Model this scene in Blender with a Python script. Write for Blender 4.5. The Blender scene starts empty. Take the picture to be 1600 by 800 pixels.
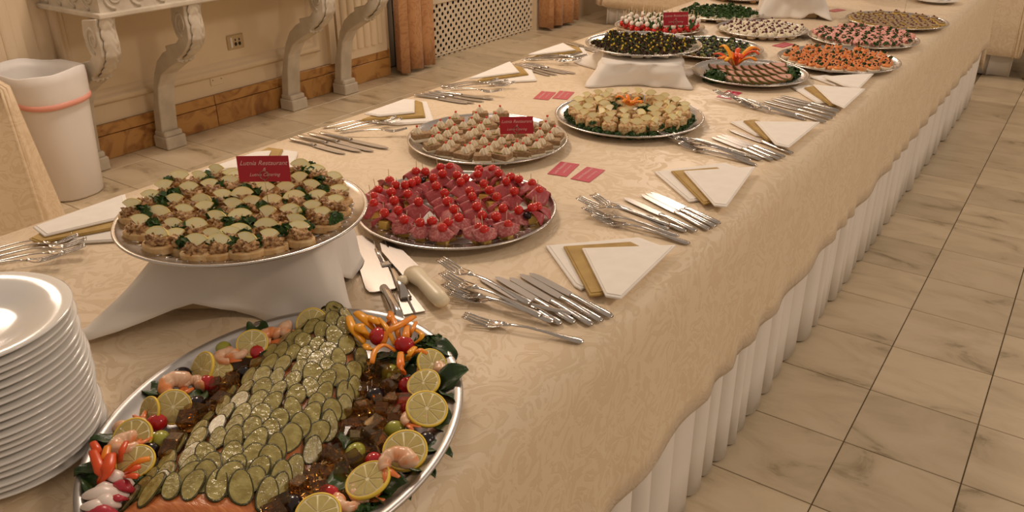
import bpy, bmesh, math, random
from mathutils import Vector, Matrix, noise

S = bpy.context.scene
COL = S.collection
PI = math.pi
random.seed(11)

# ------------------------------------------------------------------ camera
FPX, PITCH, YAW, CAM_H = 1288.86, math.radians(26.4116), math.radians(34.6221), 1.4967
FWD = Vector((-math.sin(YAW) * math.cos(PITCH), math.cos(YAW) * math.cos(PITCH), -math.sin(PITCH)))
RGT = Vector((math.cos(YAW), math.sin(YAW), 0))
UPV = RGT.cross(FWD)
cam = bpy.data.cameras.new('camera')
cam.sensor_width = 36
cam.lens = FPX / 1600 * 36
cam.clip_start = 0.02
camo = bpy.data.objects.new('camera', cam)
COL.objects.link(camo)
M3 = Matrix((RGT, UPV, -FWD)).transposed()
camo.matrix_world = Matrix.Translation((0, 0, CAM_H)) @ M3.to_4x4()
S.camera = camo

# ------------------------------------------------------------------ light
w = bpy.data.worlds.new('room_light')
S.world = w
w.use_nodes = True
w.node_tree.nodes['Background'].inputs[0].default_value = (1.0, 0.80, 0.63, 1)
w.node_tree.nodes['Background'].inputs[1].default_value = 0.30


def area(name, loc, target, sx, sy, power, color=(1, 0.785, 0.62)):
    d = bpy.data.lights.new(name, 'AREA')
    d.shape = 'RECTANGLE'
    d.size, d.size_y = sx, sy
    d.energy = power
    d.color = color
    o = bpy.data.objects.new(name, d)
    o.location = loc
    o.rotation_euler = (Vector(target) - Vector(loc)).to_track_quat('-Z', 'Y').to_euler()
    COL.objects.link(o)
    return o


def lamp(name, loc, power, radius=0.28, color=(1, 0.785, 0.62)):
    d = bpy.data.lights.new(name, 'POINT')
    d.energy = power
    d.color = color
    d.shadow_soft_size = radius
    o = bpy.data.objects.new(name, d)
    o.location = loc
    COL.objects.link(o)


lamp('chandelier_light', (-2.6, 2.5, 2.9), 105)
lamp('chandelier_light', (-2.6, 6.4, 2.9), 75)
lamp('chandelier_light', (2.0, 2.0, 3.1), 92)
lamp('chandelier_light', (2.0, 6.0, 3.1), 72)
area('sconce_light', (-4.05, 1.3, 2.45), (-1.3, 1.2, 0.7), 0.45, 0.6, 9)
S.view_settings.view_transform = 'Standard'
S.view_settings.look = 'None'
S.view_settings.gamma = 1
S.view_settings.use_curve_mapping = False
S.view_settings.exposure = 0.30


# ------------------------------------------------------------------ pixel of the photo -> point on a real plane
def P(x, y, z=0.757):
    d = FWD + RGT * ((x - 800) / FPX) + UPV * ((400 - y) / FPX)
    p = d * ((z - CAM_H) / d.z)
    return Vector((p.x, p.y, z))


def PX(x, y, X):
    d = FWD + RGT * ((x - 800) / FPX) + UPV * ((400 - y) / FPX)
    p = d * (X / d.x)
    return Vector((X, p.y, p.z + CAM_H))


def PY(x, y, Y):
    d = FWD + RGT * ((x - 800) / FPX) + UPV * ((400 - y) / FPX)
    p = d * (Y / d.y)
    return Vector((p.x, Y, p.z + CAM_H))


# ------------------------------------------------------------------ materials
def lin(c):
    c = c / 255
    return c / 12.92 if c <= 0.04045 else ((c + 0.055) / 1.055) ** 2.4


MATS = {}


def mat(name, c1, rough=0.5, metal=0.0, c2=None, scale=20.0, detail=4.0, lo=0.35, hi=0.65, bump=0.0, bscale=None,
        trans=0.0, sss=0.0, sheen=0.0, coat=0.0, ior=1.45, spec=0.5, alpha=1.0, distort=0.0, rough2=None, stretch=None,
        rnd=0.0, anis=0.0):
    m = bpy.data.materials.new(name)
    m.use_nodes = True
    nt = m.node_tree
    b = nt.nodes['Principled BSDF']
    b.inputs['Base Color'].default_value = (*c1, 1)
    b.inputs['Roughness'].default_value = rough
    b.inputs['Metallic'].default_value = metal
    b.inputs['IOR'].default_value = ior
    b.inputs['Specular IOR Level'].default_value = spec
    b.inputs['Transmission Weight'].default_value = trans
    b.inputs['Alpha'].default_value = alpha
    if sss:
        b.inputs['Subsurface Weight'].default_value = sss
        b.inputs['Subsurface Radius'].default_value = (0.01, 0.006, 0.004)
        b.inputs['Subsurface Scale'].default_value = 1.0
    if sheen:
        b.inputs['Sheen Weight'].default_value = sheen
    if coat:
        b.inputs['Coat Weight'].default_value = coat
        b.inputs['Coat Roughness'].default_value = 0.12
    vec = None
    if c2 is not None or bump:
        tc = nt.nodes.new('ShaderNodeTexCoord')
        vec = tc.outputs['Object']
        if stretch:
            mp = nt.nodes.new('ShaderNodeMapping')
            mp.inputs['Scale'].default_value = stretch
            nt.links.new(vec, mp.inputs[0])
            vec = mp.outputs[0]
        if rnd:
            oi = nt.nodes.new('ShaderNodeObjectInfo')
            mu = nt.nodes.new('ShaderNodeMath')
            mu.operation = 'MULTIPLY'
            mu.inputs[1].default_value = 37.0
            nt.links.new(oi.outputs['Random'], mu.inputs[0])
            va = nt.nodes.new('ShaderNodeVectorMath')
            nt.links.new(vec, va.inputs[0])
            nt.links.new(mu.outputs[0], va.inputs[1])
            vec = va.outputs[0]
    if c2 is not None:
        n = nt.nodes.new('ShaderNodeTexNoise')
        n.inputs['Scale'].default_value = scale
        n.inputs['Detail'].default_value = detail
        n.inputs['Distortion'].default_value = distort
        nt.links.new(vec, n.inputs['Vector'])
        r = nt.nodes.new('ShaderNodeMapRange')
        r.inputs[1].default_value = lo
        r.inputs[2].default_value = hi
        nt.links.new(n.outputs['Fac'], r.inputs[0])
        mx = nt.nodes.new('ShaderNodeMix')
        mx.data_type = 'RGBA'
        mx.inputs[6].default_value = (*c1, 1)
        mx.inputs[7].default_value = (*c2, 1)
        nt.links.new(r.outputs[0], mx.inputs[0])
        nt.links.new(mx.outputs[2], b.inputs['Base Color'])
        if rough2 is not None:
            r2 = nt.nodes.new('ShaderNodeMapRange')
            r2.inputs[3].default_value = rough
            r2.inputs[4].default_value = rough2
            nt.links.new(r.outputs[0], r2.inputs[0])
            nt.links.new(r2.outputs[0], b.inputs['Roughness'])
    if bump:
        n2 = nt.nodes.new('ShaderNodeTexNoise')
        n2.inputs['Scale'].default_value = bscale or scale
        n2.inputs['Detail'].default_value = 3
        nt.links.new(vec, n2.inputs['Vector'])
        bp = nt.nodes.new('ShaderNodeBump')
        bp.inputs['Strength'].default_value = bump
        bp.inputs['Distance'].default_value = 0.003
        nt.links.new(n2.outputs['Fac'], bp.inputs['Height'])
        nt.links.new(bp.outputs['Normal'], b.inputs['Normal'])
    MATS[name] = m
    return m


def floor_mat():
    m = mat('floor_marble', (0.62, 0.55, 0.43), rough=0.28)
    nt = m.node_tree
    b = nt.nodes['Principled BSDF']
    tc = nt.nodes.new('ShaderNodeTexCoord')
    oi = nt.nodes.new('ShaderNodeObjectInfo')
    mu = nt.nodes.new('ShaderNodeMath')
    mu.operation = 'MULTIPLY'
    mu.inputs[1].default_value = 61.0
    nt.links.new(oi.outputs['Random'], mu.inputs[0])
    va = nt.nodes.new('ShaderNodeVectorMath')
    nt.links.new(tc.outputs['Object'], va.inputs[0])
    nt.links.new(mu.outputs[0], va.inputs[1])
    mp = nt.nodes.new('ShaderNodeMapping')
    mp.inputs['Rotation'].default_value = (0, 0, 0.35)
    mp.inputs['Scale'].default_value = (1.6, 3.4, 1)
    nt.links.new(va.outputs[0], mp.inputs[0])
    n = nt.nodes.new('ShaderNodeTexNoise')
    n.inputs['Scale'].default_value = 2.0
    n.inputs['Detail'].default_value = 9
    n.inputs['Roughness'].default_value = 0.62
    n.inputs['Distortion'].default_value = 0.9
    nt.links.new(mp.outputs[0], n.inputs['Vector'])
    cr = nt.nodes.new('ShaderNodeValToRGB')
    e = cr.color_ramp.elements
    e[0].position = 0.27
    e[0].color = (0.22, 0.165, 0.09, 1)
    e[1].position = 0.40
    e[1].color = (0.53, 0.43, 0.285, 1)
    x = e.new(0.55)
    x.color = (0.62, 0.51, 0.35, 1)
    x = e.new(0.72)
    x.color = (0.66, 0.555, 0.40, 1)
    nt.links.new(n.outputs['Fac'], cr.inputs[0])
    # a little tone per tile
    mr = nt.nodes.new('ShaderNodeMapRange')
    mr.inputs[3].default_value = 0.86
    mr.inputs[4].default_value = 1.05
    nt.links.new(oi.outputs['Random'], mr.inputs[0])
    vm = nt.nodes.new('ShaderNodeVectorMath')
    vm.operation = 'SCALE'
    nt.links.new(cr.outputs[0], vm.inputs[0])
    nt.links.new(mr.outputs[0], vm.inputs['Scale'])
    nt.links.new(vm.outputs[0], b.inputs['Base Color'])
    return m


def damask(name, c1, c2, scale, r1, r2, sheen=0.0, rnd=False):
    m = mat(name, c1, rough=r1, sheen=sheen)
    nt = m.node_tree
    b = nt.nodes['Principled BSDF']
    tc = nt.nodes.new('ShaderNodeTexCoord')
    n0 = nt.nodes.new('ShaderNodeTexNoise')
    n0.inputs['Scale'].default_value = scale * 0.45
    n0.inputs['Detail'].default_value = 1
    nt.links.new(tc.outputs['Object'], n0.inputs['Vector'])
    ad = nt.nodes.new('ShaderNodeMixRGB')
    ad.blend_type = 'ADD'
    ad.inputs[0].default_value = 0.35
    nt.links.new(tc.outputs['Object'], ad.inputs[1])
    nt.links.new(n0.outputs['Color'], ad.inputs[2])
    n = nt.nodes.new('ShaderNodeTexNoise')
    n.inputs['Scale'].default_value = scale
    n.inputs['Detail'].default_value = 2.5
    n.inputs['Distortion'].default_value = 2.2
    nt.links.new(ad.outputs[0], n.inputs['Vector'])
    r = nt.nodes.new('ShaderNodeMapRange')
    r.inputs[1].default_value = 0.49
    r.inputs[2].default_value = 0.55
    nt.links.new(n.outputs['Fac'], r.inputs[0])
    mx = nt.nodes.new('ShaderNodeMix')
    mx.data_type = 'RGBA'
    mx.inputs[6].default_value = (*c1, 1)
    mx.inputs[7].default_value = (*c2, 1)
    nt.links.new(r.outputs[0], mx.inputs[0])
    nt.links.new(mx.outputs[2], b.inputs['Base Color'])
    r3 = nt.nodes.new('ShaderNodeMapRange')
    r3.inputs[3].default_value = r1
    r3.inputs[4].default_value = r2
    nt.links.new(r.outputs[0], r3.inputs[0])
    nt.links.new(r3.outputs[0], b.inputs['Roughness'])
    bp = nt.nodes.new('ShaderNodeBump')
    bp.inputs['Strength'].default_value = 0.25
    bp.inputs['Distance'].default_value = 0.002
    nt.links.new(r.outputs[0], bp.inputs['Height'])
    nt.links.new(bp.outputs['Normal'], b.inputs['Normal'])
    return m


FLOOR = floor_mat()
CLOTH = damask('cream_damask', (0.76, 0.61, 0.42), (0.70, 0.545, 0.355), 17, 0.42, 0.60, 0.15)
CURTAIN = damask('curtain_damask', (0.50, 0.26, 0.11), (0.42, 0.20, 0.08), 14, 0.55, 0.7, 0.2)
mat('grout', (0.16, 0.12, 0.07), 0.9)
mat('wall_paint', (0.74, 0.61, 0.43), 0.55, c2=(0.70, 0.57, 0.395), scale=3)
mat('base_marble', (0.50, 0.27, 0.085), 0.35, c2=(0.27, 0.115, 0.035), scale=7, detail=10, distort=1.6, lo=0.46, hi=0.66, rnd=1)
mat('console_stone', (0.60, 0.54, 0.44), 0.75, c2=(0.48, 0.42, 0.33), scale=9, bump=0.25, bscale=60)
mat('stone_dark', (0.10, 0.06, 0.03), 0.9)
mat('white_cloth', (0.80, 0.75, 0.68), 0.8, c2=(0.77, 0.72, 0.65), scale=6, bump=0.05, bscale=400, sheen=0.1)
mat('napkin_white', (0.86, 0.81, 0.74), 0.75, c2=(0.82, 0.77, 0.69), scale=30, bump=0.06, bscale=300)
mat('napkin_gold', (0.45, 0.29, 0.075), 0.6, c2=(0.36, 0.22, 0.05), scale=30)
mat('steel', (0.60, 0.56, 0.52), 0.24, 1.0, c2=(0.54, 0.50, 0.46), scale=30, rough2=0.30)
mat('cutlery_steel', (0.56, 0.52, 0.48), 0.15, 1.0)
mat('blade_steel', (0.48, 0.44, 0.40), 0.32, 1.0, c2=(0.44, 0.41, 0.38), scale=40, stretch=(1, 12, 1))
mat('platter_aluminium', (0.60, 0.58, 0.56), 0.36, 1.0, c2=(0.52, 0.50, 0.48), scale=18, rough2=0.44)
mat('porcelain', (0.78, 0.76, 0.72), 0.12, coat=0.4)
mat('bin_plastic', (0.76, 0.72, 0.68), 0.35)
mat('bin_liner', (0.82, 0.79, 0.76), 0.4, c2=(0.76, 0.73, 0.70), scale=6, bump=0.5, bscale=9)
mat('pink_plastic', (0.80, 0.36, 0.28), 0.35)
mat('outlet_plate', (0.50, 0.38, 0.22), 0.4)
mat('black', (0.012, 0.010, 0.009), 0.6)
mat('white_plastic', (0.75, 0.70, 0.62), 0.4)
mat('grille_paint', (0.66, 0.57, 0.43), 0.5)
mat('red_card', (0.45, 0.016, 0.035), 0.38, spec=0.6)
mat('pink_card', (0.56, 0.055, 0.10), 0.28, spec=0.7)
mat('card_ink', (0.80, 0.50, 0.46), 0.5)
mat('wire', (0.42, 0.33, 0.22), 0.3, 1.0)
mat('doily', (0.80, 0.77, 0.73), 0.7)
mat('cream_plastic', (0.78, 0.68, 0.48), 0.35, sss=0.1)
# food
mat('bread', (0.76, 0.55, 0.29), 0.75, c2=(0.62, 0.36, 0.14), scale=60, bump=0.25, bscale=200, rnd=1)
mat('bread_white', (0.78, 0.70, 0.54), 0.8, c2=(0.72, 0.62, 0.44), scale=90, bump=0.2, bscale=250)
mat('rye', (0.27, 0.155, 0.072), 0.75, c2=(0.40, 0.26, 0.135), scale=160, bump=0.35, bscale=260, rnd=1)
mat('tuna', (0.62, 0.37, 0.16), 0.45, c2=(0.20, 0.08, 0.02), scale=150, detail=5, lo=0.42, hi=0.60, bump=1.0, bscale=220, rnd=1)
mat('veg_salad', (0.60, 0.46, 0.22), 0.5, c2=(0.42, 0.17, 0.055), scale=140, detail=5, lo=0.45, hi=0.62, bump=0.8, bscale=190, rnd=1)
mat('lemon_flesh', (0.90, 0.78, 0.40), 0.3, c2=(0.90, 0.82, 0.52), scale=120, sss=0.15, rnd=1)
mat('lemon_pulp', (0.74, 0.62, 0.24), 0.16, trans=0.25, c2=(0.66, 0.54, 0.20), scale=160)
mat('lemon_pith', (0.86, 0.77, 0.48), 0.5)
mat('wedge_rind', (0.82, 0.68, 0.24), 0.4)
mat('lemon_rind', (0.84, 0.60, 0.07), 0.35)
mat('parsley', (0.045, 0.11, 0.018), 0.5, c2=(0.022, 0.055, 0.010), scale=90, rnd=1)
mat('spinach', (0.030, 0.070, 0.012), 0.38, c2=(0.014, 0.035, 0.006), scale=30, bump=0.6, bscale=60, rnd=1)
mat('salami', (0.42, 0.065, 0.075), 0.36, c2=(0.50, 0.14, 0.13), scale=210, detail=2, lo=0.52, hi=0.70, rnd=1)
mat('salami_front', (0.42, 0.09, 0.09), 0.4, c2=(0.56, 0.22, 0.20), scale=210, detail=3, lo=0.46, hi=0.6, rnd=1)
mat('yellow_cheese', (0.78, 0.52, 0.13), 0.45)
mat('tomato', (0.60, 0.022, 0.014), 0.14, coat=0.3)
mat('tomato_dark', (0.48, 0.016, 0.02), 0.14, coat=0.3)
mat('black_olive', (0.016, 0.008, 0.010), 0.2, coat=0.2)
mat('green_olive', (0.34, 0.34, 0.045), 0.25, coat=0.2, sss=0.05)
mat('wood_pick', (0.62, 0.45, 0.25), 0.6)
mat('cream', (0.86, 0.75, 0.54), 0.5)
mat('pepper_red', (0.72, 0.06, 0.03), 0.3)
mat('pepper_orange', (0.85, 0.20, 0.012), 0.3, c2=(0.82, 0.30, 0.015), scale=25)
mat('pepper_yellow', (0.85, 0.36, 0.012), 0.3)
mat('pepper_scarlet', (0.72, 0.085, 0.015), 0.3)
mat('pickle_flesh', (0.42, 0.36, 0.125), 0.16, c2=(0.27, 0.21, 0.055), scale=85, detail=3, coat=0.35, bump=0.9, bscale=110, rnd=1)
mat('pickle_rind', (0.050, 0.046, 0.008), 0.25)
mat('salmon', (0.62, 0.22, 0.07), 0.3, c2=(0.50, 0.15, 0.045), scale=50, stretch=(1, 4, 1), bump=0.3, bscale=80)
mat('aspic', (0.74, 0.48, 0.21), 0.05, trans=0.96, ior=1.34)
mat('shrimp', (0.80, 0.52, 0.34), 0.25, c2=(0.78, 0.28, 0.09), scale=45, detail=2, lo=0.48, hi=0.66, sss=0.15, rnd=1)
mat('shrimp_tail', (0.74, 0.20, 0.05), 0.3)
mat('radish_white', (0.80, 0.68, 0.60), 0.3)
mat('radish_red', (0.46, 0.03, 0.05), 0.3)
mat('dark_lettuce', (0.085, 0.040, 0.026), 0.5, c2=(0.060, 0.090, 0.016), scale=55, lo=0.45, hi=0.6, rnd=1)
mat('yellow_bud', (0.75, 0.52, 0.035), 0.4)
mat('mozzarella', (0.82, 0.74, 0.64), 0.35)
mat('ham', (0.74, 0.42, 0.33), 0.4, c2=(0.66, 0.33, 0.25), scale=40)
mat('herb_crust', (0.11, 0.095, 0.018), 0.7, c2=(0.30, 0.09, 0.03), scale=140, lo=0.55, hi=0.65, bump=0.8, bscale=150)
mat('smoked_salmon', (0.80, 0.25, 0.065), 0.3, c2=(0.84, 0.36, 0.13), scale=60, rnd=1)
mat('pink_ham', (0.72, 0.28, 0.23), 0.4, c2=(0.78, 0.44, 0.36), scale=90, rnd=1)
mat('white_cheese', (0.82, 0.75, 0.58), 0.55, c2=(0.76, 0.66, 0.46), scale=150, bump=0.6, bscale=200)
mat('beet', (0.10, 0.018, 0.022), 0.4)
mat('biscuit', (0.70, 0.50, 0.16), 0.7, c2=(0.62, 0.40, 0.11), scale=80)
mat('pate', (0.30, 0.20, 0.10), 0.6, c2=(0.40, 0.30, 0.17), scale=120, rnd=1)
mat('cucumber', (0.32, 0.32, 0.11), 0.3, c2=(0.12, 0.15, 0.03), scale=90, lo=0.45, hi=0.6, rnd=1)


# ------------------------------------------------------------------ mesh helpers
def mesh(name, V, F, m, smooth=True):
    me = bpy.data.meshes.new(name)
    me.from_pydata([tuple(v) for v in V], [], F)
    me.materials.append(MATS[m] if isinstance(m, str) else m)
    if smooth:
        me.polygons.foreach_set('use_smooth', [True] * len(me.polygons))
    me.update()
    return me


def join(*parts):
    V, F = [], []
    for v, f in parts:
        o = len(V)
        V += [Vector(p) for p in v]
        F += [tuple(i + o for i in q) for q in f]
    return V, F


def xf(g, M):
    return [M @ Vector(v) for v in g[0]], g[1]


def TR(x=0, y=0, z=0, rz=0, rx=0, ry=0, s=1):
    return Matrix.Translation((x, y, z)) @ Matrix.Rotation(rz, 4, 'Z') @ Matrix.Rotation(ry, 4, 'Y') @ Matrix.Rotation(rx, 4, 'X') @ Matrix.Scale(s, 4)


def box(x0, x1, y0, y1, z0, z1):
    V = [(x, y, z) for z in (z0, z1) for y in (y0, y1) for x in (x0, x1)]
    return V, [(0, 2, 3, 1), (4, 5, 7, 6), (0, 1, 5, 4), (1, 3, 7, 5), (3, 2, 6, 7), (2, 0, 4, 6)]


def bbox(x0, x1, y0, y1, z0, z1, bev, seg=1):
    bm = bmesh.new()
    V, F = box(x0, x1, y0, y1, z0, z1)
    vs = [bm.verts.new(v) for v in V]
    for f in F:
        bm.faces.new([vs[i] for i in f])
    bmesh.ops.bevel(bm, geom=bm.edges[:], offset=bev, segments=seg, affect='EDGES', profile=0.5)
    bm.verts.ensure_lookup_table()
    bm.verts.index_update()
    g = [v.co.copy() for v in bm.verts], [tuple(v.index for v in f.verts) for f in bm.faces]
    bm.free()
    return g


def prism(pts, z0, z1, bev=0.0, seg=1):
    bm = bmesh.new()
    n = len(pts)
    a = [bm.verts.new((p[0], p[1], z0)) for p in pts]
    b = [bm.verts.new((p[0], p[1], z1)) for p in pts]
    bm.faces.new(a[::-1])
    bm.faces.new(b)
    for i in range(n):
        bm.faces.new((a[i], a[(i + 1) % n], b[(i + 1) % n], b[i]))
    bmesh.ops.recalc_face_normals(bm, faces=bm.faces[:])
    if bev:
        bmesh.ops.bevel(bm, geom=bm.edges[:], offset=bev, segments=seg, affect='EDGES', profile=0.5)
    bm.verts.index_update()
    g = [v.co.copy() for v in bm.verts], [tuple(v.index for v in f.verts) for f in bm.faces]
    bm.free()
    return g


def lathe(prof, n=32, fn=None):
    V, F = [], []
    k = len(prof)
    for i in range(n):
        t = 2 * PI * i / n
        for j, (r, z) in enumerate(prof):
            q = r * (fn(t, j) if fn else 1)
            V.append((q * math.cos(t), q * math.sin(t), z))
    for i in range(n):
        a, b = i * k, ((i + 1) % n) * k
        for j in range(k - 1):
            F.append((a + j, b + j, b + j + 1, a + j + 1))
    return V, F


def ellipsoid(rx, ry, rz, n=12, k=8, amp=0.0, fr=60, seed=0, cz=0):
    V, F = [(0, 0, -rz)], []
    for j in range(1, k):
        p = -PI / 2 + PI * j / k
        for i in range(n):
            t = 2 * PI * i / n
            V.append((rx * math.cos(p) * math.cos(t), ry * math.cos(p) * math.sin(t), rz * math.sin(p)))
    V.append((0, 0, rz))
    for i in range(n):
        F.append((0, 1 + (i + 1) % n, 1 + i))
        F.append((len(V) - 1, 1 + (k - 2) * n + i, 1 + (k - 2) * n + (i + 1) % n))
    for j in range(k - 2):
        for i in range(n):
            a = 1 + j * n
            F.append((a + i, a + (i + 1) % n, a + n + (i + 1) % n, a + n + i))
    out = []
    for v in V:
        v = Vector(v)
        if amp:
            q = noise.noise(v * fr + Vector((seed * 7.3, seed * 3.1, 0)))
            v = v * (1 + amp * q)
        v.z += cz
        out.append(v)
    return out, F


def tube(pts, rad, n=8, flat=1.0, cap=True, upv=(0, 0, 1)):
    pts = [Vector(p) for p in pts]
    k = len(pts)
    if not isinstance(rad, (list, tuple)):
        rad = [rad] * k
    V, F = [], []
    u = Vector(upv)
    for i, p in enumerate(pts):
        t = (pts[min(i + 1, k - 1)] - pts[max(i - 1, 0)]).normalized()
        s = t.cross(u)
        if s.length < 1e-4:
            s = t.cross(Vector((1, 0.1, 0)))
        s.normalize()
        q = s.cross(t).normalized()
        for j in range(n):
            a = 2 * PI * j / n
            V.append(p + s * (math.cos(a) * rad[i]) + q * (math.sin(a) * rad[i] * flat))
    for i in range(k - 1):
        for j in range(n):
            F.append((i * n + j, i * n + (j + 1) % n, (i + 1) * n + (j + 1) % n, (i + 1) * n + j))
    if cap:
        F.append(tuple(range(n))[::-1])
        F.append(tuple((k - 1) * n + j for j in range(n)))
    return V, F


def grid(nu, nv, fn, closed_u=False):
    V = [fn(i / (nu - (0 if closed_u else 1)), j / (nv - 1)) for i in range(nu) for j in range(nv)]
    F = []
    for i in range(nu if closed_u else nu - 1):
        for j in range(nv - 1):
            a, b = i * nv, ((i + 1) % nu) * nv
            F.append((a + j, b + j, b + j + 1, a + j + 1))
    return V, F


def thicken(g, t):
    V = [Vector(v) for v in g[0]]
    F = g[1]
    N = [Vector() for _ in V]
    cnt = {}
    for f in F:
        nn = Vector()
        for i in range(len(f)):
            a, b = V[f[i]], V[f[(i + 1) % len(f)]]
            nn += Vector(((a.y - b.y) * (a.z + b.z), (a.z - b.z) * (a.x + b.x), (a.x - b.x) * (a.y + b.y)))
        for i in range(len(f)):
            N[f[i]] += nn
            e = (f[i], f[(i + 1) % len(f)])
            cnt[e] = cnt.get(e, 0) + 1
    n = len(V)
    W = V + [v - (q.normalized() * t if q.length > 0 else Vector()) for v, q in zip(V, N)]
    G = list(F) + [tuple(i + n for i in f[::-1]) for f in F]
    for (a, b) in cnt:
        if (b, a) not in cnt:
            G.append((b, a, a + n, b + n))
    return W, G


# ------------------------------------------------------------------ object helpers
def link(name, data, parent=None, M=None):
    o = bpy.data.objects.new(name, data)
    COL.objects.link(o)
    if parent is not None:
        o.parent = parent
    if M is not None:
        o.matrix_local = M
    return o


def tag(o, label, cat, group=None, kind=None):
    o['label'] = label
    o['category'] = cat
    if group:
        o['group'] = group
    if kind:
        o['kind'] = kind
    return o


def thing(name, M, label, cat, group=None):
    o = link(name, None, None, M)
    o.empty_display_size = 0.02
    return tag(o, label, cat, group)


def solo(name, g, m, label, cat, group=None, smooth=True, M=None):
    return tag(link(name, mesh(name, *g, m, smooth), None, M), label, cat, group)


def struct(name, g=None, m=None, smooth=False, parent=None, M=None):
    o = link(name, mesh(name, *g, m, smooth) if g else None, parent, M)
    if parent is None:
        o['kind'] = 'structure'
    return o


def place(name, proto, M, label, cat, group=None):
    """proto: list of (part name, mesh, local matrix, [sub-parts])"""
    t = thing(name, M, label, cat, group)
    for e in proto:
        c = link(e[0], e[1], t, e[2])
        if len(e) > 3:
            for s in e[3]:
                link(s[0], s[1], c, s[2])
    return t


I4 = Matrix.Identity(4)

# ================================================================== FLOOR
TZ = 0.757
TILE = 0.30
gb = struct('floor', box(-4.6, 2.6, -1.5, 10.5, -0.06, -0.004), 'grout')
tile_me = [mesh('tile', *bbox(-TILE / 2 + .0016, TILE / 2 - .0016, -TILE / 2 + .0016, TILE / 2 - .0016, -0.02, 0.0, 0.0012), FLOOR, False)]


def to_px(p):
    q = Vector(p) - Vector((0, 0, CAM_H))
    d = q.dot(FWD)
    if d < 0.05:
        return (-9999, -9999)
    return 800 + FPX * q.dot(RGT) / d, 400 - FPX * q.dot(UPV) / d


rest = []
for ix in range(-15, 10):
    for iy in range(-11, 30):
        cx = (-0.281 if ix >= -1 else -0.38) + (ix + 0.5) * TILE
        cy = 1.746 + (iy + 0.5) * TILE
        if cx < -4.3 or cx > 2.4 or (ix < -1 and cx > -0.60):
            continue
        inside = False
        for dx in (-.15, .15):
            for dy in (-.15, .15):
                u = to_px((cx + dx, cy + dy, 0))
                if 0 < u[0] < 1600 and 0 < u[1] < 800:
                    inside = True
        hidden = -1.75 < cx < -0.75 and cy < 6.4
        if cx < -0.8 and not hidden:
            # behind the tabletop as seen from the lens
            u = to_px((cx, cy, 0))
            hidden = all(P(*to_px((cx + dx, cy + dy, 0)), TZ).x > -1.80 for dx in (-.15, .15) for dy in (-.15, .15)) if u[1] > -50 else False
            hidden = hidden and cy < 6.4
        if inside and not hidden:
            link('tile', tile_me[0], gb, Matrix.Translation((cx, cy, 0)) @ Matrix.Rotation(random.choice((0, PI)), 4, 'Z'))
        else:
            rest.append((cx, cy))
V, F = join(*[xf(box(-.148, .148, -.148, .148, -0.01, 0.0), Matrix.Translation((a, b, 0))) for a, b in rest])
ro = link('far_tiles', mesh('far_tiles', V, F, FLOOR, False), gb)
ro['kind'] = 'stuff'

# ================================================================== LEFT WALL
WX = -4.16
struct('wall_left', box(WX - 0.12, WX, -1.4, 4.46, 0, 3.1), 'wall_paint')
struct('wall_left', box(WX - 0.12, WX, 6.40, 10.4, 0, 3.1), 'wall_paint')
struct('wall_left', box(WX - 0.26, WX - 0.14, 4.40, 6.46, 0, 3.1), 'wall_paint')
struct('wall_back', box(-4.3, 2.6, 10.3, 10.42, 0, 3.1), 'wall_paint')
# marble plinth of two courses, block by block
bb = struct('baseboard_left', box(WX - 0.01, WX + 0.006, -1.4, 4.44, 0, 0.187), 'grout')
for y0, y1 in ((0.20, 0.83), (0.83, 1.46), (1.46, 2.10), (2.10, 2.92), (2.92, 3.56), (3.56, 3.98), (3.98, 4.44)):
    link('marble_block', mesh('marble_block', *bbox(WX, WX + 0.022, y0 + .002, y1 - .002, 0.001, 0.128, 0.002), 'base_marble', False), bb)
    link('marble_cap', mesh('marble_cap', *bbox(WX, WX + 0.020, y0 + .002, y1 - .002, 0.131, 0.187, 0.003), 'base_marble', False), bb)


def moulding(path_closed, w, d, y0, y1, z0, z1, name):
    """raised rectangular frame on the wall: outer rectangle y0..y1, z0..z1, face width w, depth d"""
    prof = [(0, 0), (0.0, d * .55), (w * .2, d), (w * .45, d * .85), (w * .55, d * .45), (w * .8, d * .5), (w, 0)]
    V, F = [], []
    for (y, z, sy, sz) in ((y0, z0, 1, 1), (y1, z0, -1, 1), (y1, z1, -1, -1), (y0, z1, 1, -1)):
        for a, b in prof:
            V.append((WX + b, y + sy * a, z + sz * a))
    k = len(prof)
    for i in range(4):
        for j in range(k - 1):
            F.append((i * k + j, i * k + j + 1, ((i + 1) % 4) * k + j + 1, ((i + 1) % 4) * k + j))
    return struct(name, (V, F), 'wall_paint', True)


moulding(True, 0.075, 0.034, 2.08, 3.78, 0.29, 1.9, 'trim_1')
moulding(True, 0.06, 0.024, -0.6, 1.28, 0.30, 1.9, 'trim_2')


def pilaster(name, y0, y1):
    t = struct(name, box(WX, WX + 0.035, y0, y1, 0.188, 3.0), 'wall_paint')
    n = 6
    wd = (y1 - y0 - 0.06) / n
    for i in range(n):
        c = y0 + 0.03 + wd * (i + .5)
        pts = [(WX + 0.034 + 0.012 * math.cos(a), c + wd * 0.40 * math.sin(a)) for a in [(-90 + 22.5 * k) / 180 * PI for k in range(9)]]
        pts = [(p[0], p[1]) for p in pts]
        link('reed', mesh('reed', *prism(pts, 0.25, 2.9), 'wall_paint', False), t)
    return t


pilaster('trim_3', 3.93, 4.40)
pilaster('trim_4', 1.42, 1.93)
struct('trim_5', box(WX, WX + 0.02, 1.93, 1.99, 0.188, 3.0), 'wall_paint')
struct('trim_6', box(WX, WX + 0.03, 3.86, 3.915, 0.188, 3.0), 'wall_paint')

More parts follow.
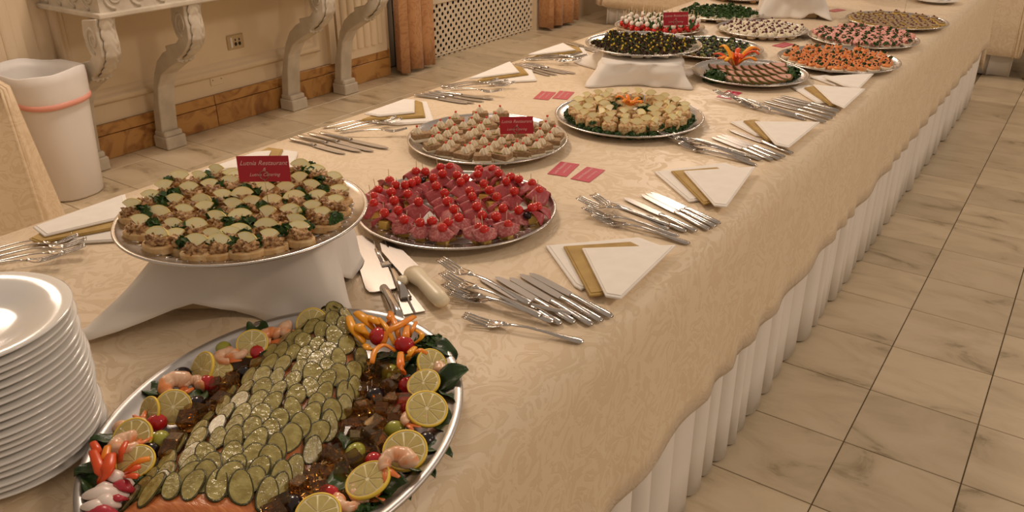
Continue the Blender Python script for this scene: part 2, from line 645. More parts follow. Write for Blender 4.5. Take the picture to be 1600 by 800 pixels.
# outlet and blank plate
oc = PX(367, 65, WX)
t = thing('wall_outlet', Matrix.Translation((WX, oc.y, oc.z)), 'beige wall outlet plate with black socket holes between the console legs', 'outlet')
link('plate', mesh('plate', *bbox(0, 0.010, -0.058, 0.058, -0.042, 0.042, 0.004), 'outlet_plate', False), t)
link('switch', mesh('switch', *bbox(0.009, 0.015, -0.042, -0.026, -0.03, 0.03, 0.002), 'white_plastic', False), t)
for yy in (-0.004, 0.024):
    link('socket', mesh('socket', *prism([(yy + 0.009 * math.cos(a), -0.012 + 0.011 * math.sin(a)) for a in [i * PI / 6 for i in range(12)]], 0, 0.003), 'black', False), t,
         Matrix(((0, 0, 1, 0.0095), (1, 0, 0, 0), (0, 1, 0, 0), (0, 0, 0, 1))))
    link('socket', mesh('socket', *prism([(yy + 0.004 * math.cos(a), 0.012 + 0.007 * math.sin(a)) for a in [i * PI / 4 for i in range(8)]], 0, 0.003), 'black', False), t,
         Matrix(((0, 0, 1, 0.0095), (1, 0, 0, 0), (0, 1, 0, 0), (0, 0, 0, 1))))
oc = PX(338, 124, WX)
t = thing('blank_plate', Matrix.Translation((WX, oc.y, oc.z)), 'painted blank cover plate with two screws just above the orange plinth', 'cover plate')
link('plate', mesh('plate', *bbox(0, 0.006, -0.045, 0.045, -0.032, 0.032, 0.002), 'wall_paint', False), t)
for yy in (-.03, .03):
    link('screw', mesh('screw', *xf(ellipsoid(.003, .003, .003, 8, 6), TR(.007, yy, 0)), 'black'), t)

# ------------------------------------------------------------------ console table
YC0, YC1 = 2.05, 3.98
t = thing('console_table', Matrix.Identity(4), 'pale carved stone console table on scrolled legs against the wall', 'console table')
link('fillet', mesh('fillet', *bbox(WX + .001, -3.63, YC0 - 0.01, YC1 + .01, 0.806, 0.83, 0.006, 2), 'console_stone', False), t)
ap = link('apron', mesh('apron', *box(WX + .001, -3.655, YC0 + .012, YC1 - .012, 0.829, 0.955), 'console_stone', False), t)
link('top_slab', mesh('top_slab', *bbox(WX + .001, -3.61, YC0 - 0.03, YC1 + .03, 0.955, 0.995, 0.008, 2), 'console_stone', False), t)


def spiral(r, rad):
    pts, rr = [], []
    for i in range(26):
        a = i / 25
        th = -PI / 2 - a * 4.2 * PI / 2 * 1.6
        q = r * (1 - 0.85 * a)
        pts.append((q * math.cos(th), q * math.sin(th), 0))
        rr.append(rad * (1 - 0.4 * a))
    return tube(pts, rr, 6)


sp = mesh('scroll', *spiral(0.052, 0.0085), 'console_stone')
n = 15
for i in range(n):
    y = YC0 + 0.09 + (YC1 - YC0 - 0.18) * i / (n - 1)
    link('scroll', sp, ap, Matrix(((0, 0, 1, -3.655), (1, 0, 0, y), (0, 1, 0, 0.892), (0, 0, 0, 1))))
for i in range(4):
    x = WX + 0.08 + 0.115 * i
    link('scroll', sp, ap, Matrix(((1, 0, 0, x), (0, 0, 1, YC0 + 0.012), (0, 1, 0, 0.892), (0, 0, 0, 1))))

side = [(246, 200), (243, 170), (243, 140), (244, 115), (248, 95), (257, 82), (263, 78), (261, 71), (278, 67), (282, 60), (279, 55), (275, 45), (271, 30), (270, 8),
        (291, 7), (292, 25), (297, 45), (299, 62), (296, 74), (290, 84), (281, 91), (283, 96), (276, 100), (268, 106), (256, 117), (251, 135), (252, 160), (256, 200)]
sp2 = [PY(a, b, 2.50) for a, b in side]
sp2 = [(p.x, p.z) for p in sp2]
sp2[0] = (sp2[0][0], 0.09)
sp2[-1] = (sp2[-1][0], 0.09)
MXZ = Matrix(((1, 0, 0, 0), (0, 0, 1, 0), (0, 1, 0, 0), (0, 0, 0, 1)))
leg_me = mesh('leg', *xf(prism(sp2, 0, 0.10, 0.004), MXZ), 'console_stone', False)
foot_me = mesh('foot', *join(bbox(-4.115, -3.995, -0.012, 0.112, 0, 0.07, 0.006), bbox(-4.108, -4.008, -0.006, 0.106, 0.065, 0.098, 0.008)), 'console_stone', False)


def front_curve(a):
    j = 14 + a * 6
    k0 = min(int(j), 19)
    fx = j - k0
    return Vector((sp2[k0][0] * (1 - fx) + sp2[k0 + 1][0] * fx, 0, sp2[k0][1] * (1 - fx) + sp2[k0 + 1][1] * fx))


def leaf_fn(u, v):
    p = front_curve(u)
    q = (front_curve(min(1, u + .04)) - front_curve(max(0, u - .04))).normalized()
    nn = Vector((-q.z, 0, q.x))
    if nn.x < 0:
        nn = -nn
    w_ = (v - .5) * 2
    lobe = abs(math.sin((u * 7 - abs(w_) * .9) * PI))
    hw = 0.036 * (0.80 + 0.20 * abs(math.sin(u * 7 * PI))) * (1 if u < .8 else 1 - (u - .8) * 2)
    d = 0.004 + 0.009 * (1 - abs(w_)) ** .6 + 0.008 * lobe * abs(w_) * (1 - abs(w_) * .4)
    return p + nn * d + Vector((0, 0.05 + hw * w_, 0))


leaf_me = mesh('acanthus_leaf', *thicken(grid(64, 13, leaf_fn), 0.004), 'console_stone')
vol = []
for (r, s) in ((0.042, 0.006),):
    vol.append(spiral(r, s))
vol_me = mesh('volute', *join(*vol), 'console_stone')
bead_me = mesh('bead', *ellipsoid(0.012, 0.012, 0.012, 8, 6), 'console_stone')
for yl in (2.025, 2.485, 3.385, 3.842):
    l = link('leg', leg_me, t, TR(0, yl, 0))
    link('foot', foot_me, l, I4)
    lf = link('acanthus_leaf', leaf_me, l, I4)
    link('volute', vol_me, l, Matrix(((1, 0, 0, -3.70), (0, 0, 1, 0.0), (0, 1.5, 0, 0.715), (0, 0, 0, 1))))
    for b in range(3):
        link('bead', bead_me, l, TR(-3.785, 0.025 + b * 0.025, 0.515))

# ------------------------------------------------------------------ waste bin
BC = Vector((-3.885, 1.845, 0))


def rrect(a, b, r, n=6):
    pts = []
    for (sx, sy, t0) in ((1, 1, 0), (-1, 1, 90), (-1, -1, 180), (1, -1, 270)):
        for i in range(n + 1):
            t = math.radians(t0 + 90 * i / n)
            pts.append((sx * (a - r) + r * math.cos(t), sy * (b - r) + r * math.sin(t)))
    return pts


def loft(rings, cap0=False, cap1=False):
    n = len(rings[0])
    V = [Vector(p) for r in rings for p in r]
    F = []
    for i in range(len(rings) - 1):
        for j in range(n):
            F.append((i * n + j, i * n + (j + 1) % n, (i + 1) * n + (j + 1) % n, (i + 1) * n + j))
    if cap0:
        F.append(tuple(range(n))[::-1])
    if cap1:
        F.append(tuple((len(rings) - 1) * n + j for j in range(n)))
    return V, F


t = thing('waste_bin', Matrix.Translation(BC) @ Matrix.Rotation(0.06, 4, 'Z'), 'white plastic waste bin with a liner bag standing beside the console table', 'bin')
body = []
for z, k in ((0.003, .80), (0.012, .83), (0.3, .92), (0.585, 1.0)):
    body.append([(x * k, y * k, z) for x, y in rrect(0.195, 0.155, 0.13)])
link('body', mesh('body', *loft(body, True), 'bin_plastic'), t)
rng = random.Random(3)
lin_r = []
for idx, (z, k) in enumerate(((0.455, 1.0), (0.475, 1.025), (0.50, 1.03), (0.56, 1.045), (0.60, 1.035), (0.603, 1.01), (0.56, .955), (0.40, .88), (0.2, .80))):
    ring = []
    for j, (x, y) in enumerate(rrect(0.195, 0.155, 0.13)):
        ja = 2 * PI * j / 28
        wv = 0.008 * math.sin(ja * 5 + idx * .9) + 0.005 * math.sin(ja * 9 + idx)
        zz = z + (0.010 * math.sin(ja * 2 + 1) + .004 * math.sin(ja * 5) if 3 <= idx <= 6 else 0.006 * math.sin(ja * 4) if idx == 0 else 0)
        q = k + wv * (0.5 if idx < 6 else 1)
        ring.append((x * q, y * q, zz))
    lin_r.append(ring)
link('liner_bag', mesh('liner_bag', *loft(lin_r, False, True), 'bin_liner'), t)
band = []
for z, k in ((0.452, 1.005), (0.454, 1.045), (0.476, 1.05), (0.478, 1.01)):
    band.append([(x * k, y * k, z + 0.007 * math.sin(2 * PI * j / 28 * 2)) for j, (x, y) in enumerate(rrect(0.195, 0.155, 0.13))])
link('drawstring', mesh('drawstring', *loft(band), 'pink_plastic'), t)


# ------------------------------------------------------------------ curtains
def curtain(name, pts, z0, z1, m, label, folds, amp, flare=0.1):
    pts = [Vector((a, b, 0)) for a, b in pts]
    n = folds * 14
    # arclength along polyline
    L = [0]
    for i in range(len(pts) - 1):
        L.append(L[-1] + (pts[i + 1] - pts[i]).length)
    base = []
    for i in range(n + 1):
        s = L[-1] * i / n
        k = max(j for j in range(len(L)) if L[j] <= s + 1e-9)
        k = min(k, len(pts) - 2)
        f = (s - L[k]) / (L[k + 1] - L[k])
        p = pts[k].lerp(pts[k + 1], f)
        d = (pts[k + 1] - pts[k]).normalized()
        nn = Vector((d.y, -d.x, 0))
        ph = i / n * folds * 2 * PI
        a = amp * (0.75 + 0.45 * math.sin(i / n * 9.1))
        base.append((p, nn, d, ph, a))

    def fn(u, v):
        p, nn, d, ph, a = base[round(u * n)]
        q = a * (1 + flare * (1 - v))
        c = abs(math.sin(ph / 2)) ** 0.6
        o = nn * (q * (2 * c - 1)) + d * (0.35 * a * math.sin(ph))
        return Vector((p.x + o.x, p.y + o.y, z0 + (z1 - z0) * v + 0.006 * math.sin(ph) * (1 - v)))
    g = thicken(grid(n + 1, 9, fn), 0.004)
    return solo(name, g, m, label, 'curtain')


c1 = [(-4.12, 4.46), (-4.03, 4.50), (-4.02, 4.72), (-4.10, 4.80)]
curtain('curtain', c1, 0.025, 1.7, CURTAIN, 'rust damask curtain hanging just left of the radiator grille', 3, 0.045)
curtain('curtain', [(-4.12, 6.40), (-4.05, 6.47), (-4.02, 6.80), (-4.11, 6.98)], 0.025, 1.7, CURTAIN, 'rust damask curtain hanging at the far end of the radiator grille', 4, 0.045)

# ------------------------------------------------------------------ radiator cover
RX, RY0, RY1, RZ1 = -4.20, 4.62, 6.44, 0.42
t = thing('radiator_cover', I4, 'cream perforated radiator cover between the two rust curtains', 'radiator cover')
cell = 0.048
hs = cell / 2
V, F = [], []
U = (1 / math.sqrt(2), 1 / math.sqrt(2))
rows = int((RY1 - RY0) / (cell / math.sqrt(2))) + 2
rr = 0.0150
for a in range(-4, 60):
    for b in range(-44, 20):
        cy = RY0 + (a - b) * cell / math.sqrt(2)
        cz = 0.02 + (a + b) * cell / math.sqrt(2)
        if cy < RY0 - 0.01 or cy > RY1 + 0.01 or cz < 0.0 or cz > RZ1 + 0.01:
            continue
        o = len(V)
        for i in range(8):
            t8 = PI / 4 * i
            k = 1.0 if i % 2 == 0 else math.sqrt(.5)
            dd = hs * math.sqrt(2)
            yy, zz = dd * math.cos(t8), dd * math.sin(t8)
            if i % 2:
                yy, zz = yy * .7071 * 1.0, zz * .7071
            V.append((RX, cy + yy, cz + zz))
        for i in range(8):
            t8 = PI / 4 * i
            V.append((RX, cy + rr * math.cos(t8), cz + rr * math.sin(t8)))
        for i in range(8):
            F.append((o + i, o + (i + 1) % 8, o + 8 + (i + 1) % 8, o + 8 + i))
g = thicken((V, F), 0.004)
gp = link('grille_panel', mesh('grille_panel', *g, 'grille_paint', False), t)
gp['kind'] = 'stuff'
link('backing', mesh('backing', *box(RX - .06, RX - .045, RY0, RY1, 0.0, RZ1 + .2), 'black', False), t)
link('bottom_rail', mesh('bottom_rail', *box(RX - 0.012, RX + 0.004, RY0, RY1, 0.012, 0.022), 'grille_paint', False), t)
link('top_rail', mesh('top_rail', *bbox(RX - 0.06, RX + 0.012, RY0, RY1, RZ1 - .01, RZ1 + .30, 0.004), 'grille_paint', False), t)
link('top_shelf', mesh('top_shelf', *bbox(RX - 0.06, RX + 0.04, RY0, RY1, RZ1 + .30, RZ1 + .33, 0.006), 'grille_paint', False), t)

# ================================================================== TABLES
TX0, TX1, TY0, TY1 = -1.80, -0.54, -0.75, 6.12


def table_body(name, x0, x1, y0, y1, h, label, M=I4):
    t = thing(name, M, label, 'table')
    link('table_top', mesh('table_top', *bbox(x0 + .02, x1 - .02, y0 + .02, y1 - .02, h - 0.035, h - 0.006, 0.004), 'wood_pick', False), t)
    lm = mesh('leg', *box(-.02, .02, -.02, .02, 0, h - 0.03), 'wire', False)
    n = max(2, int((y1 - y0) / 1.8) + 1)
    for i in range(n):
        y = y0 + .12 + (y1 - y0 - .24) * i / (n - 1)
        for x in (x0 + .15, x1 - .15):
            link('leg', lm, t, TR(x, y, 0))
    return t


table_body('buffet_table', TX0, TX1, TY0, TY1, TZ, 'long buffet table under the cream cloth')


def main_cloth():
    hem = 0.362
    # across profile: list of (x, z, side) as function of fold value
    ny = 230

    def wave(y, s):
        return 0.55 * math.sin(y * 5.3 + s) + 0.45 * math.sin(y * 9.7 + 1.3 * s) + 0.35 * noise.noise(Vector((y * 3.1, s * 5, 0)))
    prof = []
    for k in range(9):
        prof.append(('L', k / 8))
    for k in range(1, 14):
        prof.append(('T', k / 14))
    for k in range(9):
        prof.append(('R', 1 - k / 8))

    def fn(u, v):
        y = TY0 + (TY1 - TY0) * u
        s, a = prof[round(v * (len(prof) - 1))]
        if s == 'T':
            x = TX0 + 0.012 + (TX1 - TX0 - 0.024) * a
            return Vector((x, y, TZ))
        sgn = -1 if s == 'L' else 1
        x0 = TX0 if s == 'L' else TX1
        d = 1 - a           # 0 at the table edge, 1 at hem
        if a == 1:
            return Vector((x0 - sgn * 0.004, y, TZ - 0.002))
        wv = wave(y, 1 if s == 'R' else 4)
        zz = TZ - 0.006 - (TZ - hem) * d + 0.020 * wv * d
        xx = x0 + sgn * (0.006 + 0.016 * d + (0.009 * wv + 0.007 * math.sin(y * 31 + 2 * math.sin(y * 7))) * d ** 2)
        return Vector((xx, y, zz))
    # v from left hem (a=0 means hem) : 'L' a runs 0..1
    g1 = grid(ny, len(prof), fn)
    ends = []
    for (ye, sg) in ((TY0, -1), (TY1, 1)):
        def fe(u, v):
            x = TX0 + (TX1 - TX0) * u
            zz = TZ - 0.004 - (TZ - hem) * v + 0.010 * math.sin(x * 14) * v
            c = min(u, 1 - u)
            zz -= 0.16 * v * max(0, 1 - c / 0.10)
            return Vector((x + (u - .5) * 0.05 * v, ye + sg * (0.004 + 0.02 * v + 0.012 * v * math.sin(x * 17)), zz))
        ends.append(grid(60, 9, fe))
    return join(thicken(g1, -0.0022), thicken(ends[0], 0.002), thicken(ends[1], 0.002))


o = solo('tablecloth', main_cloth(), CLOTH, 'cream damask tablecloth covering the long buffet table', 'tablecloth')
# corner of the cloth that hangs lower at the far end
PT = [P(1507, 121, .32), None]


def skirt(x, y0, y1, z0, z1, amp, seed, ax='y'):
    rng = random.Random(seed)
    pts, y = [], y0
    while y < y1:
        wd = rng.uniform(0.06, 0.15)
        a = amp * rng.uniform(0.6, 1.1)
        pts.append((y, wd, a))
        y += wd
    path = []
    for (y, wd, a) in pts:
        for k in range(14):
            f = k / 14
            off = -a + 2 * a * math.sin(PI * f) ** 0.5
            yy = y + wd * f - wd * 0.10 * math.sin(2 * PI * f)
            path.append((x + off, yy))

    def fn(u, v):
        px, py = path[round(u * (len(path) - 1))]
        f = 1 - v
        q = x + (px - x) * (0.62 + 0.38 * f)
        zz = z0 + (z1 - z0) * v
        return Vector((q, py, zz)) if ax == 'y' else Vector((py, q, zz))
    return grid(len(path), 6, fn)


solo('table_skirt', thicken(skirt(-0.560, TY0 + .05, TY1 - .06, 0.006, 0.70, 0.034, 5), 0.002), 'white_cloth',
     'pleated white skirt hanging to the floor below the right edge of the cream tablecloth', 'table skirt')
solo('table_skirt', thicken(skirt(-1.765, TY0 + .05, TY1 - .06, 0.006, 0.70, 0.018, 6), 0.002), 'white_cloth',
     'pleated white skirt below the wall side of the cream tablecloth', 'table skirt')


# other tables in the room
def draped(x0, x1, y0, y1, h, hem, r, seed, amp=0.012):
    def fn(u, v):
        pts = rrect((x1 - x0) / 2, (y1 - y0) / 2, r, 10)
        n = len(pts)
        x, y = pts[round(u * n) % n]
        L = math.hypot(x, y)
        dx, dy = x / L, y / L
        if v < 0.22:
            k = v / 0.22
            return Vector(((x0 + x1) / 2 + x * k, (y0 + y1) / 2 + y * k, h))
        d = (v - 0.22) / 0.78
        w_ = math.sin(u * 2 * PI * 17 + seed) + .6 * math.sin(u * 2 * PI * 29 + seed * 2)
        q = 0.01 + 0.03 * d + amp * w_ * d
        return Vector(((x0 + x1) / 2 + x + dx * q, (y0 + y1) / 2 + y + dy * q, h - .004 - (h - hem) * d + .006 * w_ * d))
    return grid(132, 12, fn, True)


# far left table
table_body('side_table', -3.80, -2.0, 7.02, 8.4, 0.75, 'side table beyond the second rust curtain, under a cream cloth')
solo('tablecloth', thicken(draped(-3.86, -1.95, 6.98, 8.5, 0.757, 0.175, 0.12, 1), 0.002), CLOTH, 'cream cloth on the side table beyond the second rust curtain', 'tablecloth')
solo('table_skirt', thicken(skirt(7.03, -3.76, -2.05, 0.006, 0.70, 0.03, 9, 'x'), 0.002), 'white_cloth', 'white skirt under the cream cloth beyond the second rust curtain', 'table skirt')
# far right table behind the buffet end
table_body('side_table', -1.85, -0.44, 6.86, 7.9, 0.75, 'side table standing behind the far end of the buffet, at the right')
solo('tablecloth', thicken(draped(-1.90, -0.40, 6.82, 7.95, 0.757, 0.165, 0.05, 3, 0.004), 0.002), CLOTH, 'cream cloth on the side table behind the far end of the buffet', 'tablecloth')
solo('table_skirt', thicken(skirt(6.885, -1.83, -0.46, 0.006, 0.70, 0.02, 12, 'x'), 0.002), 'white_cloth', 'white skirt behind the far end of the buffet, under the cream cloth', 'table skirt')
table_body('side_table', -0.26, 0.8, 6.95, 7.8, 0.75, 'side table at the right edge of the picture beyond the buffet')
solo('tablecloth', thicken(draped(-0.29, 0.85, 6.90, 7.85, 0.757, 0.008, 0.06, 7, 0.004), 0.002), CLOTH, 'floor-length cream cloth at the right edge, beyond the buffet end', 'tablecloth')
# left table whose cloth falls beside the bin
LT = (-4.05, -3.28, 0.30, 1.44)
table_body('side_table', LT[0], LT[1] - 0.02, LT[2], LT[3] - .02, 0.75, 'small side table beside the white bin, under a floor-length cream cloth')


def left_cloth():
    def fn(u, v):
        pts = rrect((LT[1] - LT[0]) / 2, (LT[3] - LT[2]) / 2, 0.05, 10)
        n = len(pts)
        x, y = pts[round(u * n) % n]
        cx, cy = (LT[0] + LT[1]) / 2, (LT[2] + LT[3]) / 2
        if v < 0.2:
            k = v / 0.2
            return Vector((cx + x * k, cy + y * k, 0.757))
        d = (v - 0.2) / 0.8
        w_ = math.sin(u * 2 * PI * 9) + .5 * math.sin(u * 2 * PI * 21)
        L = math.hypot(x, y)
        corner = max(0, 1 - abs(u - 0.125) / 0.09)
        q = 0.01 + d * (0.02 + 0.012 * w_) + d * corner * 0.12
        return Vector((cx + x + x / L * q * (.6 - .9 * corner), cy + y + y / L * q, 0.753 - 0.747 * d))
    return grid(132, 12, fn, True)


solo('tablecloth', thicken(left_cloth(), 0.002), CLOTH, 'floor-length cream cloth hanging in front of the white bin at the left edge', 'tablecloth')

# ================================================================== PLATES
pl = lathe([(0.0, 0.004), (0.055, 0.004), (0.072, 0.0065), (0.085, 0.0125), (0.105, 0.0165), (0.128, 0.0215), (0.1305, 0.0205), (0.1295, 0.0185), (0.104, 0.0125), (0.086, 0.0085), (0.074, 0.0015), (0.072, 0.0), (0.068, 0.0), (0.066, 0.0022), (0.0, 0.0022)], 72)
plate_me = mesh('plate', *pl, 'porcelain')
NPL = 20
rng = random.Random(8)
for i in range(NPL):
    z = TZ + 0.0012 + i * 0.0098
    jx, jy = rng.uniform(-.003, .003), rng.uniform(-.003, .003)
    if i >= 13:
        jx -= 0.006
    o = link('dinner_plate', plate_me, None, TR(-1.072 + jx, 0.338 + jy, z, rx=rng.uniform(-.004, .004), ry=rng.uniform(-.004, .004)))
    if i == NPL - 1:
        tag(o, 'white porcelain dinner plate on top of the stack at the left', 'plate', 'stacked dinner plates')
    elif i == 0:
        tag(o, 'lowest white dinner plate of the stack, resting on the tablecloth', 'plate', 'stacked dinner plates')
    else:
        tag(o, 'white dinner plate inside the tall stack beside the salmon platter', 'plate', 'stacked dinner plates')

# ================================================================== TRAYS
tray_g = lathe([(0, 0.0012), (0.150, 0.0012), (0.160, 0.0022), (0.178, 0.0105), (0.196, 0.0165), (0.212, 0.0185), (0.2145, 0.0215), (0.218, 0.0232), (0.2215, 0.0220), (0.2218, 0.0198), (0.218, 0.0175), (0.212, 0.0165), (0.196, 0.0145), (0.178, 0.0085), (0.161, 0.0002), (0.15, 0.0), (0, 0.0)], 96)
tray_me = mesh('serving_tray', *tray_g, 'steel')
rib = mesh('rib', *xf(ellipsoid(0.011, 0.0016, 0.0012, 8, 4), TR(0.187, 0, 0.0140, ry=-0.28)), 'steel')
doily_me = mesh('paper_doily', *lathe([(0, 0.0005), (0.12, 0.0005), (0.140, 0.0006), (0.156, 0.0012), (0.163, 0.0036), (0.163, 0.0030), (0.156, 0.0003), (0.14, 0.0), (0, 0.0)], 144,
                                      lambda t_, j: 1 + (0.012 * math.sin(36 * t_) if j in (4, 5) else 0)), 'doily')


def tray(x, y, z, label, dlabel, r=0.2218, doily=True, ribs=0):
    s = r / 0.2218
    o = link('serving_tray', tray_me, None, Matrix.Translation((x, y, z)) @ Matrix.Diagonal((s, s, 1, 1)))
    tag(o, label, 'tray', 'round steel serving trays')
    for i in range(ribs):
        link('rib', rib, o, Matrix.Rotation(2 * PI * i / ribs, 4, 'Z'))
    if doily:
        d = link('paper_doily', doily_me, None, Matrix.Translation((x, y, z + .0014)) @ Matrix.Diagonal((s, s, 1, 1)))
        tag(d, dlabel, 'doily', 'paper doilies on the trays')
    return o


def zr(r_, s=1.0):
    r_ /= s
    return 0.0 if r_ < .155 else min(.0125, (r_ - .155) * .36)


def hexpts(r, s, rot, jit, seed):
    rg = random.Random(seed)
    out = []
    k = int(r / s) + 2
    for i in range(-k, k + 1):
        for j in range(-k, k + 1):
            a = (i + 0.5 * (j % 2)) * s
            b = j * s * 0.866
            x = a * math.cos(rot) - b * math.sin(rot) + rg.uniform(-jit, jit)
            y = a * math.sin(rot) + b * math.cos(rot) + rg.uniform(-jit, jit)
            if math.hypot(x, y) <= r:
                out.append((x, y))
    return out


def bunch(r, n, seed, size=0.012, hz=0.7):
    """curly leaf bunch: many small cupped leaflets over a dome, joined on stems"""
    rg = random.Random(seed)
    gs = []
    for i in range(n):
        th = rg.uniform(0, 2 * PI)
        ph = math.acos(rg.uniform(0.05, 1))
        q = r * rg.uniform(0.55, 1.0)
        c = Vector((q * math.sin(ph) * math.cos(th), q * math.sin(ph) * math.sin(th), q * math.cos(ph) * hz))
        s = size * rg.uniform(.6, 1.2)
        tilt = rg.uniform(-1, 1)
        m = Matrix.Translation(c) @ Matrix.Rotation(th, 4, 'Z') @ Matrix.Rotation(ph + tilt * .6, 4, 'Y') @ Matrix.Rotation(rg.uniform(0, 6), 4, 'Z')
        V = [Vector((0, 0, 0))]
        for k in range(7):
            a = 2 * PI * k / 7
            rr_ = s * (0.55 if k % 2 else 1.0)
            V.append(Vector((rr_ * math.cos(a), rr_ * math.sin(a), s * rg.uniform(0.0, 0.55))))
        F = [(0, 1 + k, 1 + (k + 1) % 7) for k in range(7)]
        gs.append(xf((V, F), m))
    gs.append(ellipsoid(r * .75, r * .75, r * .75 * hz, 10, 6, 0.3, 50, seed))
    return join(*gs)


PARS = [mesh('parsley', *bunch(0.0095, 12, i, 0.0065), 'parsley', False) for i in range(4)]
PBUNCH = [mesh('parsley_bunch', *bunch(0.030, 150, 20 + i, 0.010), 'parsley', False) for i in range(3)]


def sector(r, a0, a1, t_, n=9):
    pts = [(0, 0)] + [(r * math.cos(a0 + (a1 - a0) * i / n), r * math.sin(a0 + (a1 - a0) * i / n)) for i in range(n + 1)]
    return prism(pts, -t_ / 2, t_ / 2)


def arc(r0, r1, a0, a1, t_, n=9):
    pts = [(r0 * math.cos(a0 + (a1 - a0) * i / n), r0 * math.sin(a0 + (a1 - a0) * i / n)) for i in range(n + 1)]
    pts += [(r1 * math.cos(a1 - (a1 - a0) * i / n), r1 * math.sin(a1 - (a1 - a0) * i / n)) for i in range(n + 1)]
    return prism(pts, -t_ / 2, t_ / 2)


# lemon wedge standing, apex down, face towards -Y
MUP = Matrix(((1, 0, 0, 0), (0, 0, -1, 0), (0, 1, 0, 0), (0, 0, 0, 1)))
WEDGE = []
for (a0, a1) in ((40, 140), (50, 140), (35, 130), (25, 155)):
    a0, a1 = math.radians(a0), math.radians(a1)
    WEDGE.append((mesh('lemon_flesh', *xf(sector(0.0205, a0, a1, 0.0050), MUP), 'lemon_flesh', False),
                  mesh('lemon_rind', *xf(arc(0.0205, 0.0218, a0, a1, 0.0052), MUP), 'wedge_rind', False)))

CAMDIR = YAW  # objects turned by YAW face the photographer

# ------------------------------------------------------------------ tuna crostini tray (raised)
TUX, TUY, TUZ = -1.180, 0.855, 0.884
tray(TUX, TUY, TUZ, 'raised round steel tray of tuna crostini with lemon wedges', 'white paper doily under the tuna crostini', ribs=60)
BREAD = []
for i in range(3):
    rg = random.Random(40 + i)
    pts = []
    for k in range(20):
        a = 2 * PI * k / 20
        q = 1 + 0.05 * math.sin(2 * a + i) + 0.03 * rg.uniform(-1, 1)
        pts.append((0.0285 * q * math.cos(a), 0.0210 * q * math.sin(a)))
    BREAD.append(mesh('bread_slice', *prism(pts, 0, 0.0155, 0.0025), 'bread', False))
MOUND = [mesh('tuna_mound', *xf(ellipsoid(0.0225, 0.0165, 0.0125, 26, 18, 0.55, 210, i), TR(0, 0, 0.017)), 'tuna') for i in range(3)]
tuna_px = [(160 + a / 4.21, 230 + b / 4.21) for a, b in [(487, 235), (620, 225), (738, 190), (860, 190), (430, 292), (585, 280), (722, 258), (840, 235), (800, 330), (300, 362), (478, 360), (630, 360), (695, 410), (195, 435), (372, 437), (535, 430), (845, 390), (755, 475), (240, 525), (437, 525), (595, 520), (360, 605), (500, 590), (707, 590), (625, 650), (765, 640), (850, 575)]]
tuna_px += [(360 + a / 4.21, 230 + b / 4.21) for a, b in [(480, 145), (570, 185), (665, 230), (160, 240), (245, 285), (380, 280), (450, 215), (530, 265), (700, 305), (85, 315), (145, 375), (290, 365), (435, 335), (580, 330), (685, 370), (75, 455), (235, 440), (400, 425), (540, 405), (610, 455), (50, 555), (240, 525), (420, 495), (450, 565), (100, 640), (260, 605), (300, 150), (200, 170), (340, 200), (60, 195)]]
rng = random.Random(5)
TC = Vector((TUX, TUY, 0))
for i, (a, b) in enumerate(tuna_px):
    p = P(a, b + 1, TUZ + 0.031)
    d = Vector((p.x, p.y, 0)) - TC
    lim = 0.186
    if d.length > lim:
        d = d.normalized() * lim
    rr_ = d.length
    # bread sits on the base or climbs the sloping rim
    zb = TUZ + 0.0035 + zr(rr_)
    rz = CAMDIR + rng.uniform(-.5, .5)
    k = rng.randrange(3)
    wd = WEDGE[rng.randrange(4)]
    tl = rng.uniform(-1.0, -0.5)
    wr = rng.uniform(-.35, .35) - (rz - CAMDIR)
    Mw = TR(rng.uniform(-.004, .004), -0.004, 0.0225, rz=wr, rx=tl, s=1.08)
    pr = [('bread_slice', BREAD[k], I4), ('tuna_mound', MOUND[rng.randrange(3)], I4, []), ('lemon_wedge', wd[0], Mw, [('lemon_rind', wd[1], I4)])]
    lb = 'tuna crostini with a lemon wedge but no parsley, on the raised tray'
    if rng.random() < .62:
        lb = 'tuna crostini with a lemon wedge and a parsley sprig, on the raised tray'
        pr.append(('parsley', PARS[rng.randrange(4)], TR(rng.choice((-.020, .020)), rng.uniform(-.010, .006), 0.021, s=1.45)))
    place('tuna_crostini', pr, TR(TC.x + d.x, TC.y + d.y, zb, rz=rz), lb, 'canape', 'tuna crostini')


